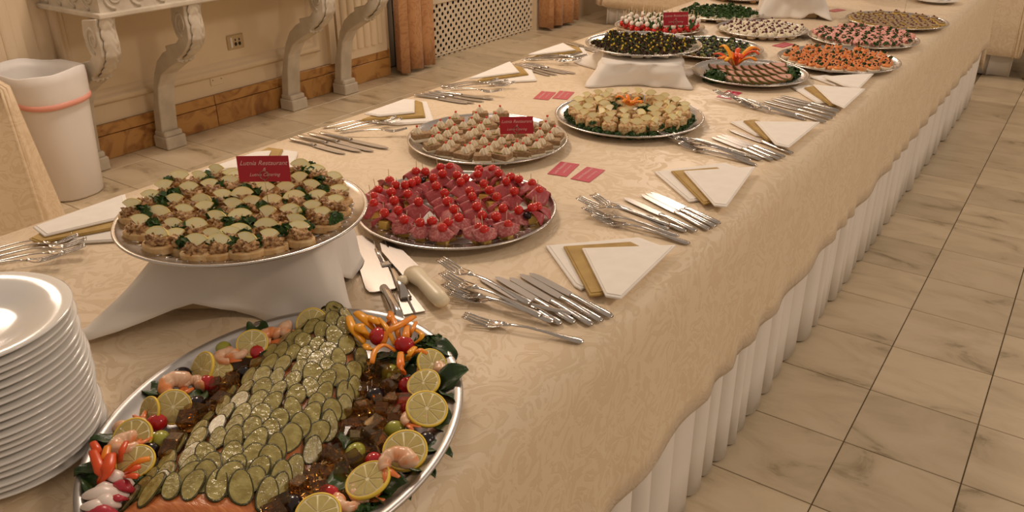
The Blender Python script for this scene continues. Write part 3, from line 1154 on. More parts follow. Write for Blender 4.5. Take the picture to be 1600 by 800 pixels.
# cloth-covered stands
def stand(name, cx, cy, rot, hw, hd, top, bottom_fn, label, blabel):
    t_ = thing('riser_box', TR(cx, cy, TZ, rz=rot), blabel, 'riser')
    link('box', mesh('box', *bbox(-hw + .012, hw - .012, -hd + .012, hd - .012, 0.0012, top - TZ - .007, 0.004), 'wood_pick', False), t_)
    ring = rrect(hw, hd, 0.02, 8)
    n = len(ring)
    dense = []
    for j in range(n):
        a, b = Vector(ring[j]), Vector(ring[(j + 1) % n])
        k = max(1, int((b - a).length / 0.015))
        for q in range(k):
            dense.append(a.lerp(b, q / k))
    rows = []
    rows.append([(0.0, 0.0, top)] * len(dense))
    rows.append([(p.x * .5, p.y * .5, top) for p in dense])
    rows.append([(p.x, p.y, top) for p in dense])
    for d in (0.05, 0.12, 0.2, 0.3, 0.4, 0.5, 0.6, 0.7, 0.8, 0.9, 1.0):
        r_ = []
        for p in dense:
            th = math.atan2(p.y / hd, p.x / hw)
            ox, oy, zb = bottom_fn(th, p)
            q_ = Vector((p.x * 14 + cx * 9, p.y * 14, d * 1.6))
            rip = (abs(noise.noise(q_)) ** .7 - .25) * .020 * min(1, d * 3) + .004 * math.sin(th * 11 + 3 * d)
            ln = math.hypot(p.x, p.y)
            r_.append((p.x + ox * (d ** 1.3) + p.x / ln * max(-.004, rip), p.y + oy * (d ** 1.3) + p.y / ln * max(-.004, rip), top + (zb - top) * d))
        rows.append(r_)
    V, F = loft(rows)
    g = thicken((V, F), 0.0018)
    return solo('riser_cloth', g, 'white_cloth', label, 'cloth', None, True, TR(cx, cy, 0, rz=rot))


def bump(th, c, w_):
    d = (th - c + PI) % (2 * PI) - PI
    return math.exp(-(d / w_) ** 2)


def bf_tuna(th, p):
    L = math.hypot(p.x, p.y)
    o = 0.030 + 0.012 * math.sin(5 * th) + 0.115 * bump(th, -2.36, .22) + 0.02 * bump(th, -.785, .2)
    z = TZ + 0.0015 + 0.035 * bump(th, -2.0, .28) + 0.016 * bump(th, -2.8, .25) + 0.03 * bump(th, -0.35, .2) + 0.003 * (1 + math.sin(6 * th))
    return p.x / L * o, p.y / L * o, z


stand('riser', TUX + 0.008, TUY + 0.012, math.radians(37), 0.142, 0.118, TUZ - 0.002, bf_tuna,
      'white cloth draped over the riser of the tuna crostini tray', 'box riser under the tuna crostini tray')

# ------------------------------------------------------------------ salami tray
SAX, SAY = -1.064, 1.325
tray(SAX, SAY, TZ + .0012, 'round steel tray of folded salami canapes with cherry tomatoes', 'white paper doily under the salami canapes', ribs=60)


def ruffle(kind, seed):
    rg = random.Random(seed)
    ph = rg.uniform(0, 6)
    if kind == 0:          # fan of folds, gathered at the pick
        def fn(u, v):
            th = -1.9 + 3.8 * u
            r_ = 0.006 + 0.029 * v
            f = 0.0085 * v * math.sin(th * 3.2 + ph)
            return Vector((r_ * math.sin(th) * 0.92, -r_ * math.cos(th) * 0.80 + f * .5 + 0.004, 0.034 - 0.020 * v ** 1.2 + f))
        g = grid(33, 6, fn)
    elif kind == 1:        # tent draped over the cheese cube
        def fn(u, v):
            a = 2 * PI * u
            r_ = 0.031 * v
            x, y = r_ * math.cos(a) * 0.88, r_ * math.sin(a)
            return Vector((x, y * 0.80, 0.036 - 0.75 * abs(y) - 0.30 * abs(x) ** 1.3 * 3 + 0.0025 * math.sin(3 * a + ph) * v))
        g = grid(28, 6, fn, True)
    else:                  # disc folded into quarter with wavy lip
        def fn(u, v):
            th = -0.2 + 3.5 * u
            r_ = 0.033 * v
            f = 0.010 * v * math.sin(th * 4.5 + ph)
            return Vector((r_ * math.cos(th) * .9, r_ * math.sin(th) * 0.55 - 0.008 + f * .4, 0.030 - 0.016 * v * v + f * 0.9 - 0.002))
        g = grid(31, 6, fn)
    return thicken(g, 0.0011)


SALAMI = [[mesh('salami_slice', *ruffle(0, i), 'salami') for i in range(3)], [mesh('salami_slice', *ruffle(1, i), 'salami_front') for i in range(3)], [mesh('salami_slice', *ruffle(2, i), 'salami') for i in range(3)]]
CUBE = mesh('cheese_cube', *bbox(-.0105, .0105, -.0105, .0105, 0, 0.019, 0.001), 'yellow_cheese', False)
TOM = [mesh('cherry_tomato', *ellipsoid(0.0105 * s, 0.0105 * s, 0.0100 * s * q, 16, 12, 0.04, 30, i), 'tomato') for i, (s, q) in enumerate(((1, 1), (.95, 1.08), (1.06, .95)))]
PICK = mesh('cocktail_pick', *tube([(0, 0, 0.004), (0, 0, 0.058)], 0.0008, 6), 'wood_pick')
OLH = mesh('olive_half', *ellipsoid(0.010, 0.0065, 0.0075, 12, 8), 'black_olive')
tom_px = [(550 + a / 5, 240 + b / 5) for a, b in [(468, 115), (566, 138), (250, 200), (672, 92), (765, 92), (203, 278), (340, 243), (408, 245), (470, 228), (515, 210), (635, 188), (715, 155), (660, 255), (145, 332), (308, 300), (440, 313), (160, 388), (320, 365), (510, 372), (725, 310), (740, 368), (252, 460), (362, 440), (790, 430), (404, 512), (534, 540), (630, 528), (708, 575), (758, 538)]]
tom_px += [(710 + a / 5, 240 + b / 5) for a, b in [(15, 170), (40, 222), (90, 190), (200, 122), (183, 158), (230, 233), (345, 92), (345, 150), (415, 217), (448, 180), (510, 200), (604, 232), (655, 287), (110, 293), (150, 335), (280, 287), (458, 290), (335, 338), (178, 410), (372, 428), (228, 482), (325, 490), (28, 500), (490, 440), (605, 423), (723, 420), (178, 578), (243, 605), (430, 568)]]
rng = random.Random(9)
TC = Vector((SAX, SAY, 0))
for i, (a, b) in enumerate(tom_px):
    front = b > 338 or (b > 325 and a > 800)
    zt = TZ + (0.044 if front else 0.048)
    p = P(a, b, zt)
    d = Vector((p.x, p.y, 0)) - TC
    if d.length > 0.186:
        d = d.normalized() * 0.186
    zb = TZ + 0.0046 + zr(d.length)
    k = 1 if front else rng.choice((0, 0, 2))
    rz = CAMDIR + rng.uniform(-.8, .8)
    tl = TR(rng.uniform(-.003, .003), rng.uniform(-.003, .002), zt - zb)
    pr = [('cheese_cube', CUBE, TR(rz=rng.uniform(0, 1.5))), ('salami_slice', SALAMI[k][i % 3], TR(s=rng.uniform(.95, 1.12))),
          ('cocktail_pick', PICK, TR(rx=rng.uniform(-.12, .12), ry=rng.uniform(-.12, .12))), ('cherry_tomato', TOM[i % 3], tl)]
    lb = 'salami draped over a cheese cube under a cherry tomato, at the near rim' if k == 1 else 'folded salami canape with a picked cherry tomato, away from the near rim'
    if k != 1 and rng.random() < .3:
        lb = 'folded salami canape with a cherry tomato and a black olive half'
        pr.append(('olive_half', OLH, TR(rng.uniform(-.010, .010), -0.014, 0.020, rz=rng.uniform(-1, 1))))
    place('salami_canape', pr, TR(TC.x + d.x, TC.y + d.y, zb, rz=rz), lb, 'canape', 'salami canapes')

# ------------------------------------------------------------------ terrine tray
TEX, TEY = -1.297, 1.761
tray(TEX, TEY, TZ + .0012, 'round steel tray of brown terrine slices with piped cream', 'white paper doily under the terrine slices')


def rosette(r, h, nl=8):
    def fn(u, v):
        th = 2 * PI * u
        z = h * v
        rr_ = r * (1 - v ** 1.6) ** 0.75 * (1 + 0.14 * math.cos(nl * th + 5 * v)) + 0.0004
        return Vector((rr_ * math.cos(th), rr_ * math.sin(th), z))
    return grid(40, 8, fn, True)


ROS = mesh('cream_rosette', *rosette(0.0112, 0.0175), 'cream')
PEP = mesh('pepper_bit', *bbox(-.003, .003, -.0025, .0025, 0, .005, .0008), 'pepper_red', False)
SLAB = [mesh('terrine_slice', *prism([(-a, -b), (a, -b * .9), (a * .92, b), (-a * .95, b)], 0.008, 0.0215, 0.0012), 'rye', False) for a, b in ((.023, .016), (.021, .018), (.024, .015))]
TOAST = mesh('toast', *prism([(-.026, -.020), (.024, -.021), (.022, .018), (-.023, .019)], 0, 0.0078, 0.0015), 'bread_white', False)
PKS = mesh('pickle_sliver', *bbox(-.012, .012, -.002, .002, 0, .003, .001), 'pickle_flesh', False)
ter_px = [(630 + a / 6.154, 170 + b / 6.154) for a, b in [(155, 235), (285, 190), (358, 140), (437, 120), (515, 75), (570, 145), (350, 262), (278, 315), (435, 225), (497, 183), (465, 318), (412, 370), (523, 260), (628, 232), (703, 205), (662, 120), (692, 65), (738, 30), (755, 165), (825, 110), (885, 75), (945, 28), (828, 225), (755, 288), (688, 322), (622, 360), (580, 405), (765, 432), (842, 375), (895, 330), (955, 290), (963, 435), (1035, 385), (1105, 340), (1165, 285), (1150, 390), (1278, 380), (1350, 335), (1435, 295), (1300, 220), (1350, 160), (1410, 130), (920, 205), (1040, 262), (1225, 250), (1480, 240), (1010, 120), (1120, 120), (1220, 130), (1130, 190)]]
rng = random.Random(15)
TC = Vector((TEX, TEY, 0))
for i, (a, b) in enumerate(ter_px):
    p = P(a, b, TZ + .036)
    d = Vector((p.x, p.y, 0)) - TC
    if d.length > 0.186:
        d = d.normalized() * 0.186
    zb = TZ + 0.0046 + zr(d.length)
    rz = CAMDIR + rng.uniform(-.7, .5)
    off = Vector((rng.uniform(-.006, .006), rng.uniform(0, .006), 0.0212))
    Mr = Matrix.Translation(off)
    pr = [('toast', TOAST, I4), ('terrine_slice', SLAB[i % 3], I4), ('cream_rosette', ROS, Mr, [('pepper_bit', PEP, TR(0, 0, 0.0160, rz=rng.uniform(0, 3)))])]
    lb = 'brown terrine slice with only a piped cream rosette and red pepper bit'
    if rng.random() < .5:
        lb = 'brown terrine slice with a cream rosette, red pepper bit and a pickle sliver'
        pr.append(('pickle_sliver', PKS, TR(-.008, -.009, .0215, rz=rng.uniform(-.6, .6))))
    place('terrine_canape', pr, TR(TC.x + d.x, TC.y + d.y, zb, rz=rz), lb, 'canape', 'terrine canapes')


# ------------------------------------------------------------------ pepper flowers
def flower(name, M, label, strips, mats_, extra=None):
    t_ = thing(name, M, label, 'garnish')
    for i, (pts, r_) in enumerate(strips):
        n_ = len(pts)
        rad = [r_ * (0.55 + 0.45 * math.sin(PI * (0.15 + 0.7 * k / (n_ - 1)))) for k in range(n_)]
        link('pepper_strip', mesh('pepper_strip', *tube(pts, rad, 8, 0.45), mats_[i % len(mats_)]), t_)
    return t_


def smooth_path(pts, n=9):
    pts = [Vector(p) for p in pts]
    if len(pts) == 2:
        return [pts[0].lerp(pts[1], i / (n - 1)) for i in range(n)]
    out = []
    k = len(pts) - 1
    for i in range(n):
        u = i / (n - 1) * k
        j = min(int(u), k - 1)
        f = u - j
        p0, p1, p2, p3 = pts[max(j - 1, 0)], pts[j], pts[j + 1], pts[min(j + 2, k)]
        out.append(0.5 * ((2 * p1) + (p2 - p0) * f + (2 * p0 - 5 * p1 + 4 * p2 - p3) * f * f + (3 * p1 - p0 - 3 * p2 + p3) * f ** 3))
    return out


def radial_strips(n, R, H, seed, r_=0.006):
    rg = random.Random(seed)
    out = []
    for i in range(n):
        th = 2 * PI * i / n + rg.uniform(-.2, .2)
        q = R * rg.uniform(.7, 1.1)
        h = H * rg.uniform(.5, 1.15)
        c, s = math.cos(th), math.sin(th)
        out.append((smooth_path([(0.008 * c, 0.008 * s, 0.004), (q * .4 * c, q * .4 * s, h * .7), (q * .75 * c, q * .75 * s, h), (q * c, q * s, h * .85)]), r_))
    return out


# ------------------------------------------------------------------ lemon timbale tray
LEX, LEY = -1.075, 2.173
tray(LEX, LEY, TZ + .0012, 'round steel tray of moulded salad timbales with lemon wedges and parsley edge', 'white paper doily under the salad timbales')
TIMB = [mesh('salad_timbale', *(lambda g: ([v * (1 + 0.05 * noise.noise(v * 140)) for v in map(Vector, g[0])], g[1]))(lathe([(0, 0.036), (0.011, 0.0358), (0.0185, 0.0350), (0.0205, 0.032), (0.0212, 0.016), (0.0218, 0.001), (0.019, 0.0), (0, 0)], 20)), 'veg_salad') for _ in range(2)]
tim_px = [(860 + a / 6.4, 120 + b / 6.4) for a, b in [(270, 225), (340, 180), (440, 155), (580, 140), (715, 130), (875, 140), (1020, 160), (1200, 185), (1290, 230), (1360, 280), (560, 185), (460, 225), (395, 250), (250, 280), (390, 295), (545, 270), (605, 315), (490, 345), (310, 365), (425, 395), (610, 385), (590, 435), (715, 270), (795, 310), (735, 345), (890, 355), (920, 305), (1040, 325), (1095, 220), (1195, 265), (1100, 290), (1220, 315), (1195, 350), (1075, 385), (1350, 325), (1325, 385), (1225, 410), (770, 405), (755, 450), (965, 420), (1075, 445), (890, 465), (235, 320)]]
rng = random.Random(16)
TC = Vector((LEX, LEY, 0))
used = []
for i, (a, b) in enumerate(tim_px):
    p = P(a, b + 1, TZ + .046)
    d = Vector((p.x, p.y, 0)) - TC
    if d.length > 0.163:
        d = d.normalized() * 0.163
    if any((d - q).length < 0.026 for q in used) or d.length < 0.020:
        continue
    used.append(d.copy())
    zb = TZ + 0.0046
    rz = CAMDIR + rng.uniform(-.6, .6)
    wd = WEDGE[rng.randrange(4)]
    Mw = TR(rng.uniform(-.003, .003), 0.004, 0.0335, rz=rng.uniform(-.5, .5), rx=rng.uniform(-.75, -.3), s=0.95)
    pr = [('salad_timbale', TIMB[i % 2], TR(rz=rng.uniform(0, 6))), ('lemon_wedge', wd[0], Mw, [('lemon_rind', wd[1], I4)])]
    lb = 'moulded salad timbale with a lemon wedge, no parsley on its side'
    if rng.random() < .7:
        lb = 'moulded salad timbale with a lemon wedge and parsley on its side'
        pr.append(('parsley', PARS[i % 4], TR(rng.uniform(-.012, .012), -0.014, rng.uniform(.018, .03))))
    place('salad_timbale', pr, TR(TC.x + d.x, TC.y + d.y, zb, rz=rz), lb, 'canape', 'salad timbales')
for i in range(24):
    th = math.radians(150 + 235 * i / 23) + 0.1
    rr_ = 0.178
    o = link('parsley_sprig', PBUNCH[i % 3], None, TR(LEX + rr_ * math.cos(th), LEY + rr_ * math.sin(th), TZ + 0.012, rz=i, s=rng.uniform(.48, .66)))
    tag(o, 'curly parsley sprig along the rim of the salad timbale tray', 'parsley', 'parsley around the timbales')
flower('pepper_flower', TR(LEX, LEY, TZ + .042), 'orange carved pepper flower in the middle of the salad timbales', radial_strips(8, 0.045, 0.034, 3, 0.0065), ['pepper_orange'])
for i, (dx, dy, s) in enumerate(((0.045, 0.022, .9), (-0.048, 0.005, .75))):
    o = link('parsley_sprig', PBUNCH[i], None, TR(LEX + dx, LEY + dy, TZ + .032, s=s))
    tag(o, 'curly parsley sprig right of the orange pepper flower on the timbales' if i == 0 else 'curly parsley sprig left of the orange pepper flower on the timbales', 'parsley')

# ------------------------------------------------------------------ dark lettuce canapes, raised tray
CVX, CVY, CVZ = -1.336, 2.780, 0.832
tray(CVX, CVY, CVZ, 'raised round steel tray of dark lettuce canapes with yellow buds', 'white paper doily under the dark lettuce canapes', 0.212)
LET = [mesh('lettuce_ruffle', *bunch(0.019, 46, 60 + i, 0.011, .62), 'dark_lettuce', False) for i in range(3)]
SQB = mesh('white_bread', *bbox(-.020, .020, -.020, .020, 0, .009, .0015), 'bread_white', False)
BUD = mesh('yellow_bud', *ellipsoid(0.0042, 0.0042, 0.0085, 8, 8), 'yellow_bud')
rng = random.Random(21)
for i, (x, y) in enumerate(hexpts(0.180, 0.043, YAW, .007, 2)):
    pr = [('white_bread', SQB, TR(rz=rng.uniform(0, 1.5))), ('lettuce_ruffle', LET[i % 3], TR(z=.0085)), ('yellow_bud', BUD, TR(rng.uniform(-.008, .008), rng.uniform(-.010, .008), .021, rx=rng.uniform(-.6, .6), s=.85))]
    place('lettuce_canape', pr, TR(CVX + x, CVY + y, CVZ + .0045 + zr(math.hypot(x, y)), rz=rng.uniform(0, 6)), 'dark lettuce canape with a yellow bud on the raised tray', 'canape', 'dark lettuce canapes')


def bf_cav(th, p):
    L = math.hypot(p.x, p.y)
    o = 0.012 + 0.008 * math.sin(5 * th + 1) + 0.06 * bump(th, -2.36, .25) + 0.05 * bump(th, -.785, .16) + 0.12 * bump(th, 2.6, .25)
    z = TZ + 0.0015 + 0.03 * bump(th, -2.75, .2) + 0.02 * bump(th, -.5, .15)
    return p.x / L * o, p.y / L * o, z


stand('riser', CVX + 0.030, CVY - 0.070, math.radians(27), 0.135, 0.160, CVZ - 0.002, bf_cav,
      'white cloth draped over the riser of the dark lettuce canapes', 'box riser under the dark lettuce canapes')

# ------------------------------------------------------------------ mozzarella and tomato skewers
MZX, MZY = -1.595, 3.47
tray(MZX, MZY, TZ + .0012, 'round steel tray of mozzarella and tomato skewers at the wall-side edge', 'white paper doily under the mozzarella skewers', 0.2)
MOZ = mesh('mozzarella_ball', *ellipsoid(0.0125, 0.0125, 0.0125, 12, 9), 'mozzarella')
STK = mesh('skewer_stick', *tube([(0, 0, 0.0), (0, 0, 0.078)], 0.0010, 6), 'wood_pick')
LEAF = mesh('basil_leaf', *thicken(grid(7, 5, lambda u, v: Vector(((v - .5) * 0.018 * math.sin(PI * min(.97, u + .03)), 0.004 * math.sin(3 * u), 0.030 * u + abs(v - .5) * .006))), .0006), 'parsley')
BRD = mesh('bread_disc', *prism([(0.019 * math.cos(a), 0.019 * math.sin(a)) for a in [i * PI / 8 for i in range(16)]], 0, 0.010, .0015), 'rye', False)
rng = random.Random(31)
for i, (x, y) in enumerate(hexpts(0.172, 0.044, YAW, .006, 4)):
    pr = [('bread_disc', BRD, I4), ('cherry_tomato', TOM[i % 3], TR(z=.022, s=1.2)), ('mozzarella_ball', MOZ, TR(rng.uniform(-.006, .006), rng.uniform(-.005, .005), rng.uniform(.040, .046), s=rng.uniform(.75, .98))), ('skewer_stick', STK, I4),
          ('basil_leaf', LEAF, TR(rng.uniform(-.01, .01), -.006, .016, rz=rng.uniform(0, 6), rx=-.3, s=1.35))]
    place('mozzarella_skewer', pr, TR(MZX + x, MZY + y, TZ + .0046 + zr(math.hypot(x, y)), rz=rng.uniform(0, 6), rx=rng.uniform(-.1, .1)), 'tomato and mozzarella skewer with a basil leaf', 'canape', 'mozzarella skewers')

# ------------------------------------------------------------------ green topped canapes
GRX, GRY = -1.49, 3.93
tray(GRX, GRY, TZ + .0012, 'round steel tray of white cheese canapes with green herbs behind the skewers', 'white paper doily under the green herb canapes', 0.2)
TRI = mesh('cheese_wedge', *prism([(-.022, -.014), (.022, -.014), (0, .024)], 0, .020, .0015), 'white_cheese', False)
rng = random.Random(33)
for i, (x, y) in enumerate(hexpts(0.172, 0.043, YAW, .006, 6)):
    pr = [('cheese_wedge', TRI, I4), ('parsley', PARS[i % 4], TR(0, .002, .021, s=1.5))]
    if i % 2:
        pr.append(('parsley', PARS[(i + 1) % 4], TR(.008, -.008, .020, s=1.1)))
    place('herb_canape', pr, TR(GRX + x, GRY + y, TZ + .0046 + zr(math.hypot(x, y)), rz=rng.uniform(0, 6)), 'white cheese canape with green herbs', 'canape', 'green herb canapes')

# ------------------------------------------------------------------ olive canapes
OLX, OLY = -1.235, 3.185
tray(OLX, OLY, TZ + .0012, 'round steel tray of olive and cucumber canapes behind the ham tray', 'white paper doily under the olive canapes', 0.205)
OLI = mesh('olive', *ellipsoid(0.0075, 0.0075, 0.0085, 10, 8), 'black_olive')
CUC = mesh('cucumber_piece', *bbox(-.008, .008, -.006, .006, 0, .010, .002), 'cucumber', False)
rng = random.Random(35)
for i, (x, y) in enumerate(hexpts(0.178, 0.044, YAW, .006, 8)):
    pr = [('bread_disc', BRD, TR(s=1.08)), ('olive', OLI, TR(-.008, -.004, .017)), ('olive', OLI, TR(.007, .007, .017)), ('cucumber_piece', CUC, TR(.006, -.007, .0105, rz=rng.uniform(0, 3))),
          ('cucumber_piece', CUC, TR(-.006, .008, .0105, rz=rng.uniform(0, 3))), ('parsley', PARS[i % 4], TR(0, 0, .020, s=.9))]
    place('olive_canape', pr, TR(OLX + x, OLY + y, TZ + .0046 + zr(math.hypot(x, y)), rz=rng.uniform(0, 6)), 'olive and cucumber canape on dark bread', 'canape', 'olive canapes')

# ------------------------------------------------------------------ herb crusted ham
HAX, HAY = -0.963, 2.885
tray(HAX, HAY, TZ + .0012, 'round steel tray of sliced herb-crusted ham with a pepper flower', 'paper under ham', 0.202, False)
hp = [(0.032 * math.cos(a), 0.026 * math.sin(a) + .012) for a in [PI * (1 + i / 14) for i in range(15)]]
HAM = mesh('ham_meat', *prism(hp, -.0025, .0025, .0008), 'ham', False)
ha = [PI * (1 + i / 14) for i in range(15)]
crust = [(0.032 * math.cos(a), 0.026 * math.sin(a) + .012) for a in ha] + [(0.0375 * math.cos(a), 0.0325 * math.sin(a) + .012) for a in ha[::-1]]
CRU = mesh('herb_crust', *prism(crust, -.0032, .0032), 'herb_crust', False)
rng = random.Random(37)
ex, ey = Vector((math.cos(YAW), math.sin(YAW), 0)), Vector((-math.sin(YAW), math.cos(YAW), 0))
for row, (off, wd_, n) in enumerate(((0.030, 0.110, 9), (-0.045, 0.120, 10), (-0.118, 0.088, 8))):
    for i in range(n):
        u = -1 + 2 * i / (n - 1)
        c = Vector((HAX, HAY, 0)) + ex * (u * wd_ + 0.012) + ey * (off + 0.035 * u * u)
        zb = TZ + 0.020 + .0012 * i - (.004 if row == 2 else 0)
        place('ham_slice', [('ham_meat', HAM, I4), ('herb_crust', CRU, I4)], TR(c.x, c.y, zb, rz=YAW + .32 * u + .12, rx=.42, ry=.10), 'overlapping slice of pink ham with a dark herb crust', 'ham', 'sliced ham')
flower('pepper_flower', TR(*(Vector((HAX, HAY, TZ + .02)) + ex * -.035 + ey * .085)), 'large orange-red carved pepper flower behind the sliced ham', radial_strips(14, 0.085, 0.062, 5, 0.0095), ['pepper_scarlet', 'pepper_orange', 'pepper_yellow', 'pepper_scarlet'])
for i, (u, v, s, lb) in enumerate(((-.135, -.055, 1.35, 'dark parsley bunch at the left of the sliced ham'), (.140, -.01, 1.25, 'dark parsley bunch at the right of the sliced ham'))):
    c = Vector((HAX, HAY, TZ + .009)) + ex * u + ey * v
    tag(link('parsley_bunch', PBUNCH[i], None, TR(*c, s=s)), lb, 'parsley')

# ------------------------------------------------------------------ smoked salmon canapes
SMX, SMY = -0.760, 3.268
tray(SMX, SMY, TZ + .0012, 'round steel tray of orange smoked salmon canapes near the table edge', 'white paper doily under the smoked salmon canapes')


def curl(seed):
    rg = random.Random(seed)
    ph = rg.uniform(0, 6)

    def fn(u, v):
        th = 5.2 * u + ph
        r_ = 0.006 + 0.013 * u
        return Vector((r_ * math.cos(th), r_ * math.sin(th), 0.017 * v * (1 - .25 * u) + .003 * math.sin(3 * th) * v))
    return thicken(grid(26, 4, fn), .0016)


CURL = [mesh('salmon_curl', *join(curl(i), xf(ellipsoid(.016, .014, .008, 12, 8, .25, 90, i), TR(z=.005))), 'smoked_salmon') for i in range(3)]
BRW = mesh('toast_round', *prism([(0.0195 * math.cos(a), 0.0195 * math.sin(a)) for a in [i * PI / 8 for i in range(16)]], 0, 0.009, .0015), 'bread_white', False)
CAP = mesh('caper', *ellipsoid(.0034, .0034, .0034, 8, 6), 'black_olive')
rng = random.Random(41)
for i, (x, y) in enumerate(hexpts(0.192, 0.040, YAW, .005, 10)):
    pr = [('toast_round', BRW, I4), ('salmon_curl', CURL[i % 3], TR(z=.0088)), ('caper', CAP, TR(.006, -.006, .024)), ('caper', CAP, TR(-.007, .004, .023))]
    if i % 2:
        pr.append(('parsley', PARS[i % 4], TR(rng.uniform(-.01, .01), -.008, .021, s=.8)))
    place('salmon_canape', pr, TR(SMX + x, SMY + y, TZ + .0046 + zr(math.hypot(x, y)), rz=rng.uniform(0, 6)), 'smoked salmon curl on toast with capers', 'canape', 'smoked salmon canapes')

# ------------------------------------------------------------------ white cheese canapes
CHX, CHY = -1.197, 3.671
tray(CHX, CHY, TZ + .0012, 'round steel tray of grated white cheese canapes with dark beet bits', 'white paper doily under the grated cheese canapes', 0.197)
WCH = [mesh('grated_cheese', *xf(ellipsoid(.019, .018, .015, 16, 10, .5, 130, i), TR(z=.012)), 'white_cheese') for i in range(3)]
BEET = mesh('beet_bit', *ellipsoid(.008, .0055, .006, 9, 6, .4, 120, 2), 'beet')
rng = random.Random(43)
for i, (x, y) in enumerate(hexpts(0.170, 0.041, YAW, .006, 12)):
    pr = [('toast_round', BRW, I4), ('grated_cheese', WCH[i % 3], I4), ('beet_bit', BEET, TR(rng.uniform(-.006, .006), rng.uniform(-.008, .004), .027, rz=i)), ('beet_bit', BEET, TR(.010, -.007, .019, rz=i + 1, s=.8))]
    place('cheese_canape', pr, TR(CHX + x, CHY + y, TZ + .0046 + zr(math.hypot(x, y)), rz=rng.uniform(-1, 1)), 'grated white cheese canape with dark beet bits', 'canape', 'grated cheese canapes')

# ------------------------------------------------------------------ pink ham canapes
PKX, PKY = -0.784, 3.730
tray(PKX, PKY, TZ + .0012, 'round steel tray of pink ruffled ham canapes with parsley leaves', 'white paper doily under the pink ham canapes')
PNK = [mesh('ham_ruffle', *join(thicken(grid(30, 5, lambda u, v, q=i: Vector(((.004 + .015 * v) * math.cos(6.28 * u), (.004 + .015 * v) * math.sin(6.28 * u), .022 - .010 * v + .006 * v * math.sin(6 * 6.28 * u + q))), True), .001), xf(ellipsoid(.012, .012, .010, 10, 7, .3, 90, i), TR(z=.010))), 'pink_ham') for i in range(3)]
rng = random.Random(45)
for i, (x, y) in enumerate(hexpts(0.190, 0.041, YAW, .006, 14)):
    pr = [('toast_round', BRW, I4), ('ham_ruffle', PNK[i % 3], TR(z=.006, s=1.05)), ('parsley', PARS[i % 4], TR(.006 * math.cos(i), -.012, .020, s=1.15))]
    place('ham_canape', pr, TR(PKX + x, PKY + y, TZ + .0046 + zr(math.hypot(x, y)), rz=rng.uniform(-.8, .8) + YAW), 'pink ruffled ham canape with a parsley leaf', 'canape', 'pink ham canapes')

# ------------------------------------------------------------------ cracker tray
CKX, CKY = -0.753, 4.213
tray(CKX, CKY, TZ + .0012, 'farthest round steel tray with yellow crackers topped with brown pate', 'white paper doily under the yellow crackers', 0.2218)
CRK = mesh('cracker', *prism([(0.020 * math.cos(a), 0.020 * math.sin(a)) for a in [i * PI / 8 for i in range(16)]], 0, 0.008, .001), 'biscuit', False)
PAT = mesh('pate_swirl', *join(lathe([(0.004, .0125), (.008, .0155), (.013, .014), (.015, .009), (.013, .0072), (.006, .0072), (.004, .0125)], 16), xf(ellipsoid(.006, .006, .004, 8, 6), TR(z=.010))), 'pate')
rng = random.Random(47)
for i, (x, y) in enumerate(hexpts(0.192, 0.041, YAW + .3, .006, 16)):
    place('pate_cracker', [('cracker', CRK, I4), ('pate_swirl', PAT, TR(s=1.05, z=0.001)), ('beet_bit', BEET, TR(.004, 0, .017, s=.8))], TR(CKX + x, CKY + y, TZ + .0046 + zr(math.hypot(x, y)), rz=rng.uniform(0, 6)), 'yellow cracker with a swirl of brown pate', 'canape', 'pate crackers')

# ------------------------------------------------------------------ berry tarts behind
RDX, RDY = -1.585, 4.52
tray(RDX, RDY, TZ + .0012, 'round steel tray of red berry tartlets at the back left', 'white paper doily under the berry tartlets', 0.2)
TRT = mesh('tart_shell', *lathe([(0, .004), (.014, .004), (.018, .013), (.020, .013), (.016, 0), (0, 0)], 16), 'bread')
BRY = mesh('red_topping', *xf(ellipsoid(.0165, .0165, .010, 12, 8, .3, 140, 3), TR(z=.011)), 'tomato_dark')
rng = random.Random(49)
for i, (x, y) in enumerate(hexpts(0.160, 0.045, YAW, .003, 18)):
    place('berry_tartlet', [('tart_shell', TRT, I4), ('red_topping', BRY, I4)], TR(RDX + x, RDY + y, TZ + .0046 + zr(math.hypot(x, y))), 'small tartlet filled with red berries', 'tartlet', 'berry tartlets')


# ------------------------------------------------------------------ back riser with white cloth
def bf_back(th, p):
    L = math.hypot(p.x, p.y)
    o = 0.012 + 0.008 * math.sin(5 * th + 1) + 0.03 * bump(th, -2.36, .25) + 0.06 * bump(th, -.785, .2)
    z = TZ + 0.0015 + 0.03 * bump(th, -1.05, .15) + 0.04 * bump(th, -2.75, .2)
    return p.x / L * o, p.y / L * o, z


BKX, BKY = -1.25, 4.215
stand('riser', BKX, BKY, math.radians(25), 0.128, 0.128, 0.882, bf_back,
      'white cloth draped over the riser behind the grated cheese canapes', 'box riser behind the grated cheese canapes')
tray(BKX, BKY, 0.884, 'raised round steel tray on the farthest white cloth riser', 'paper', 0.2, False)

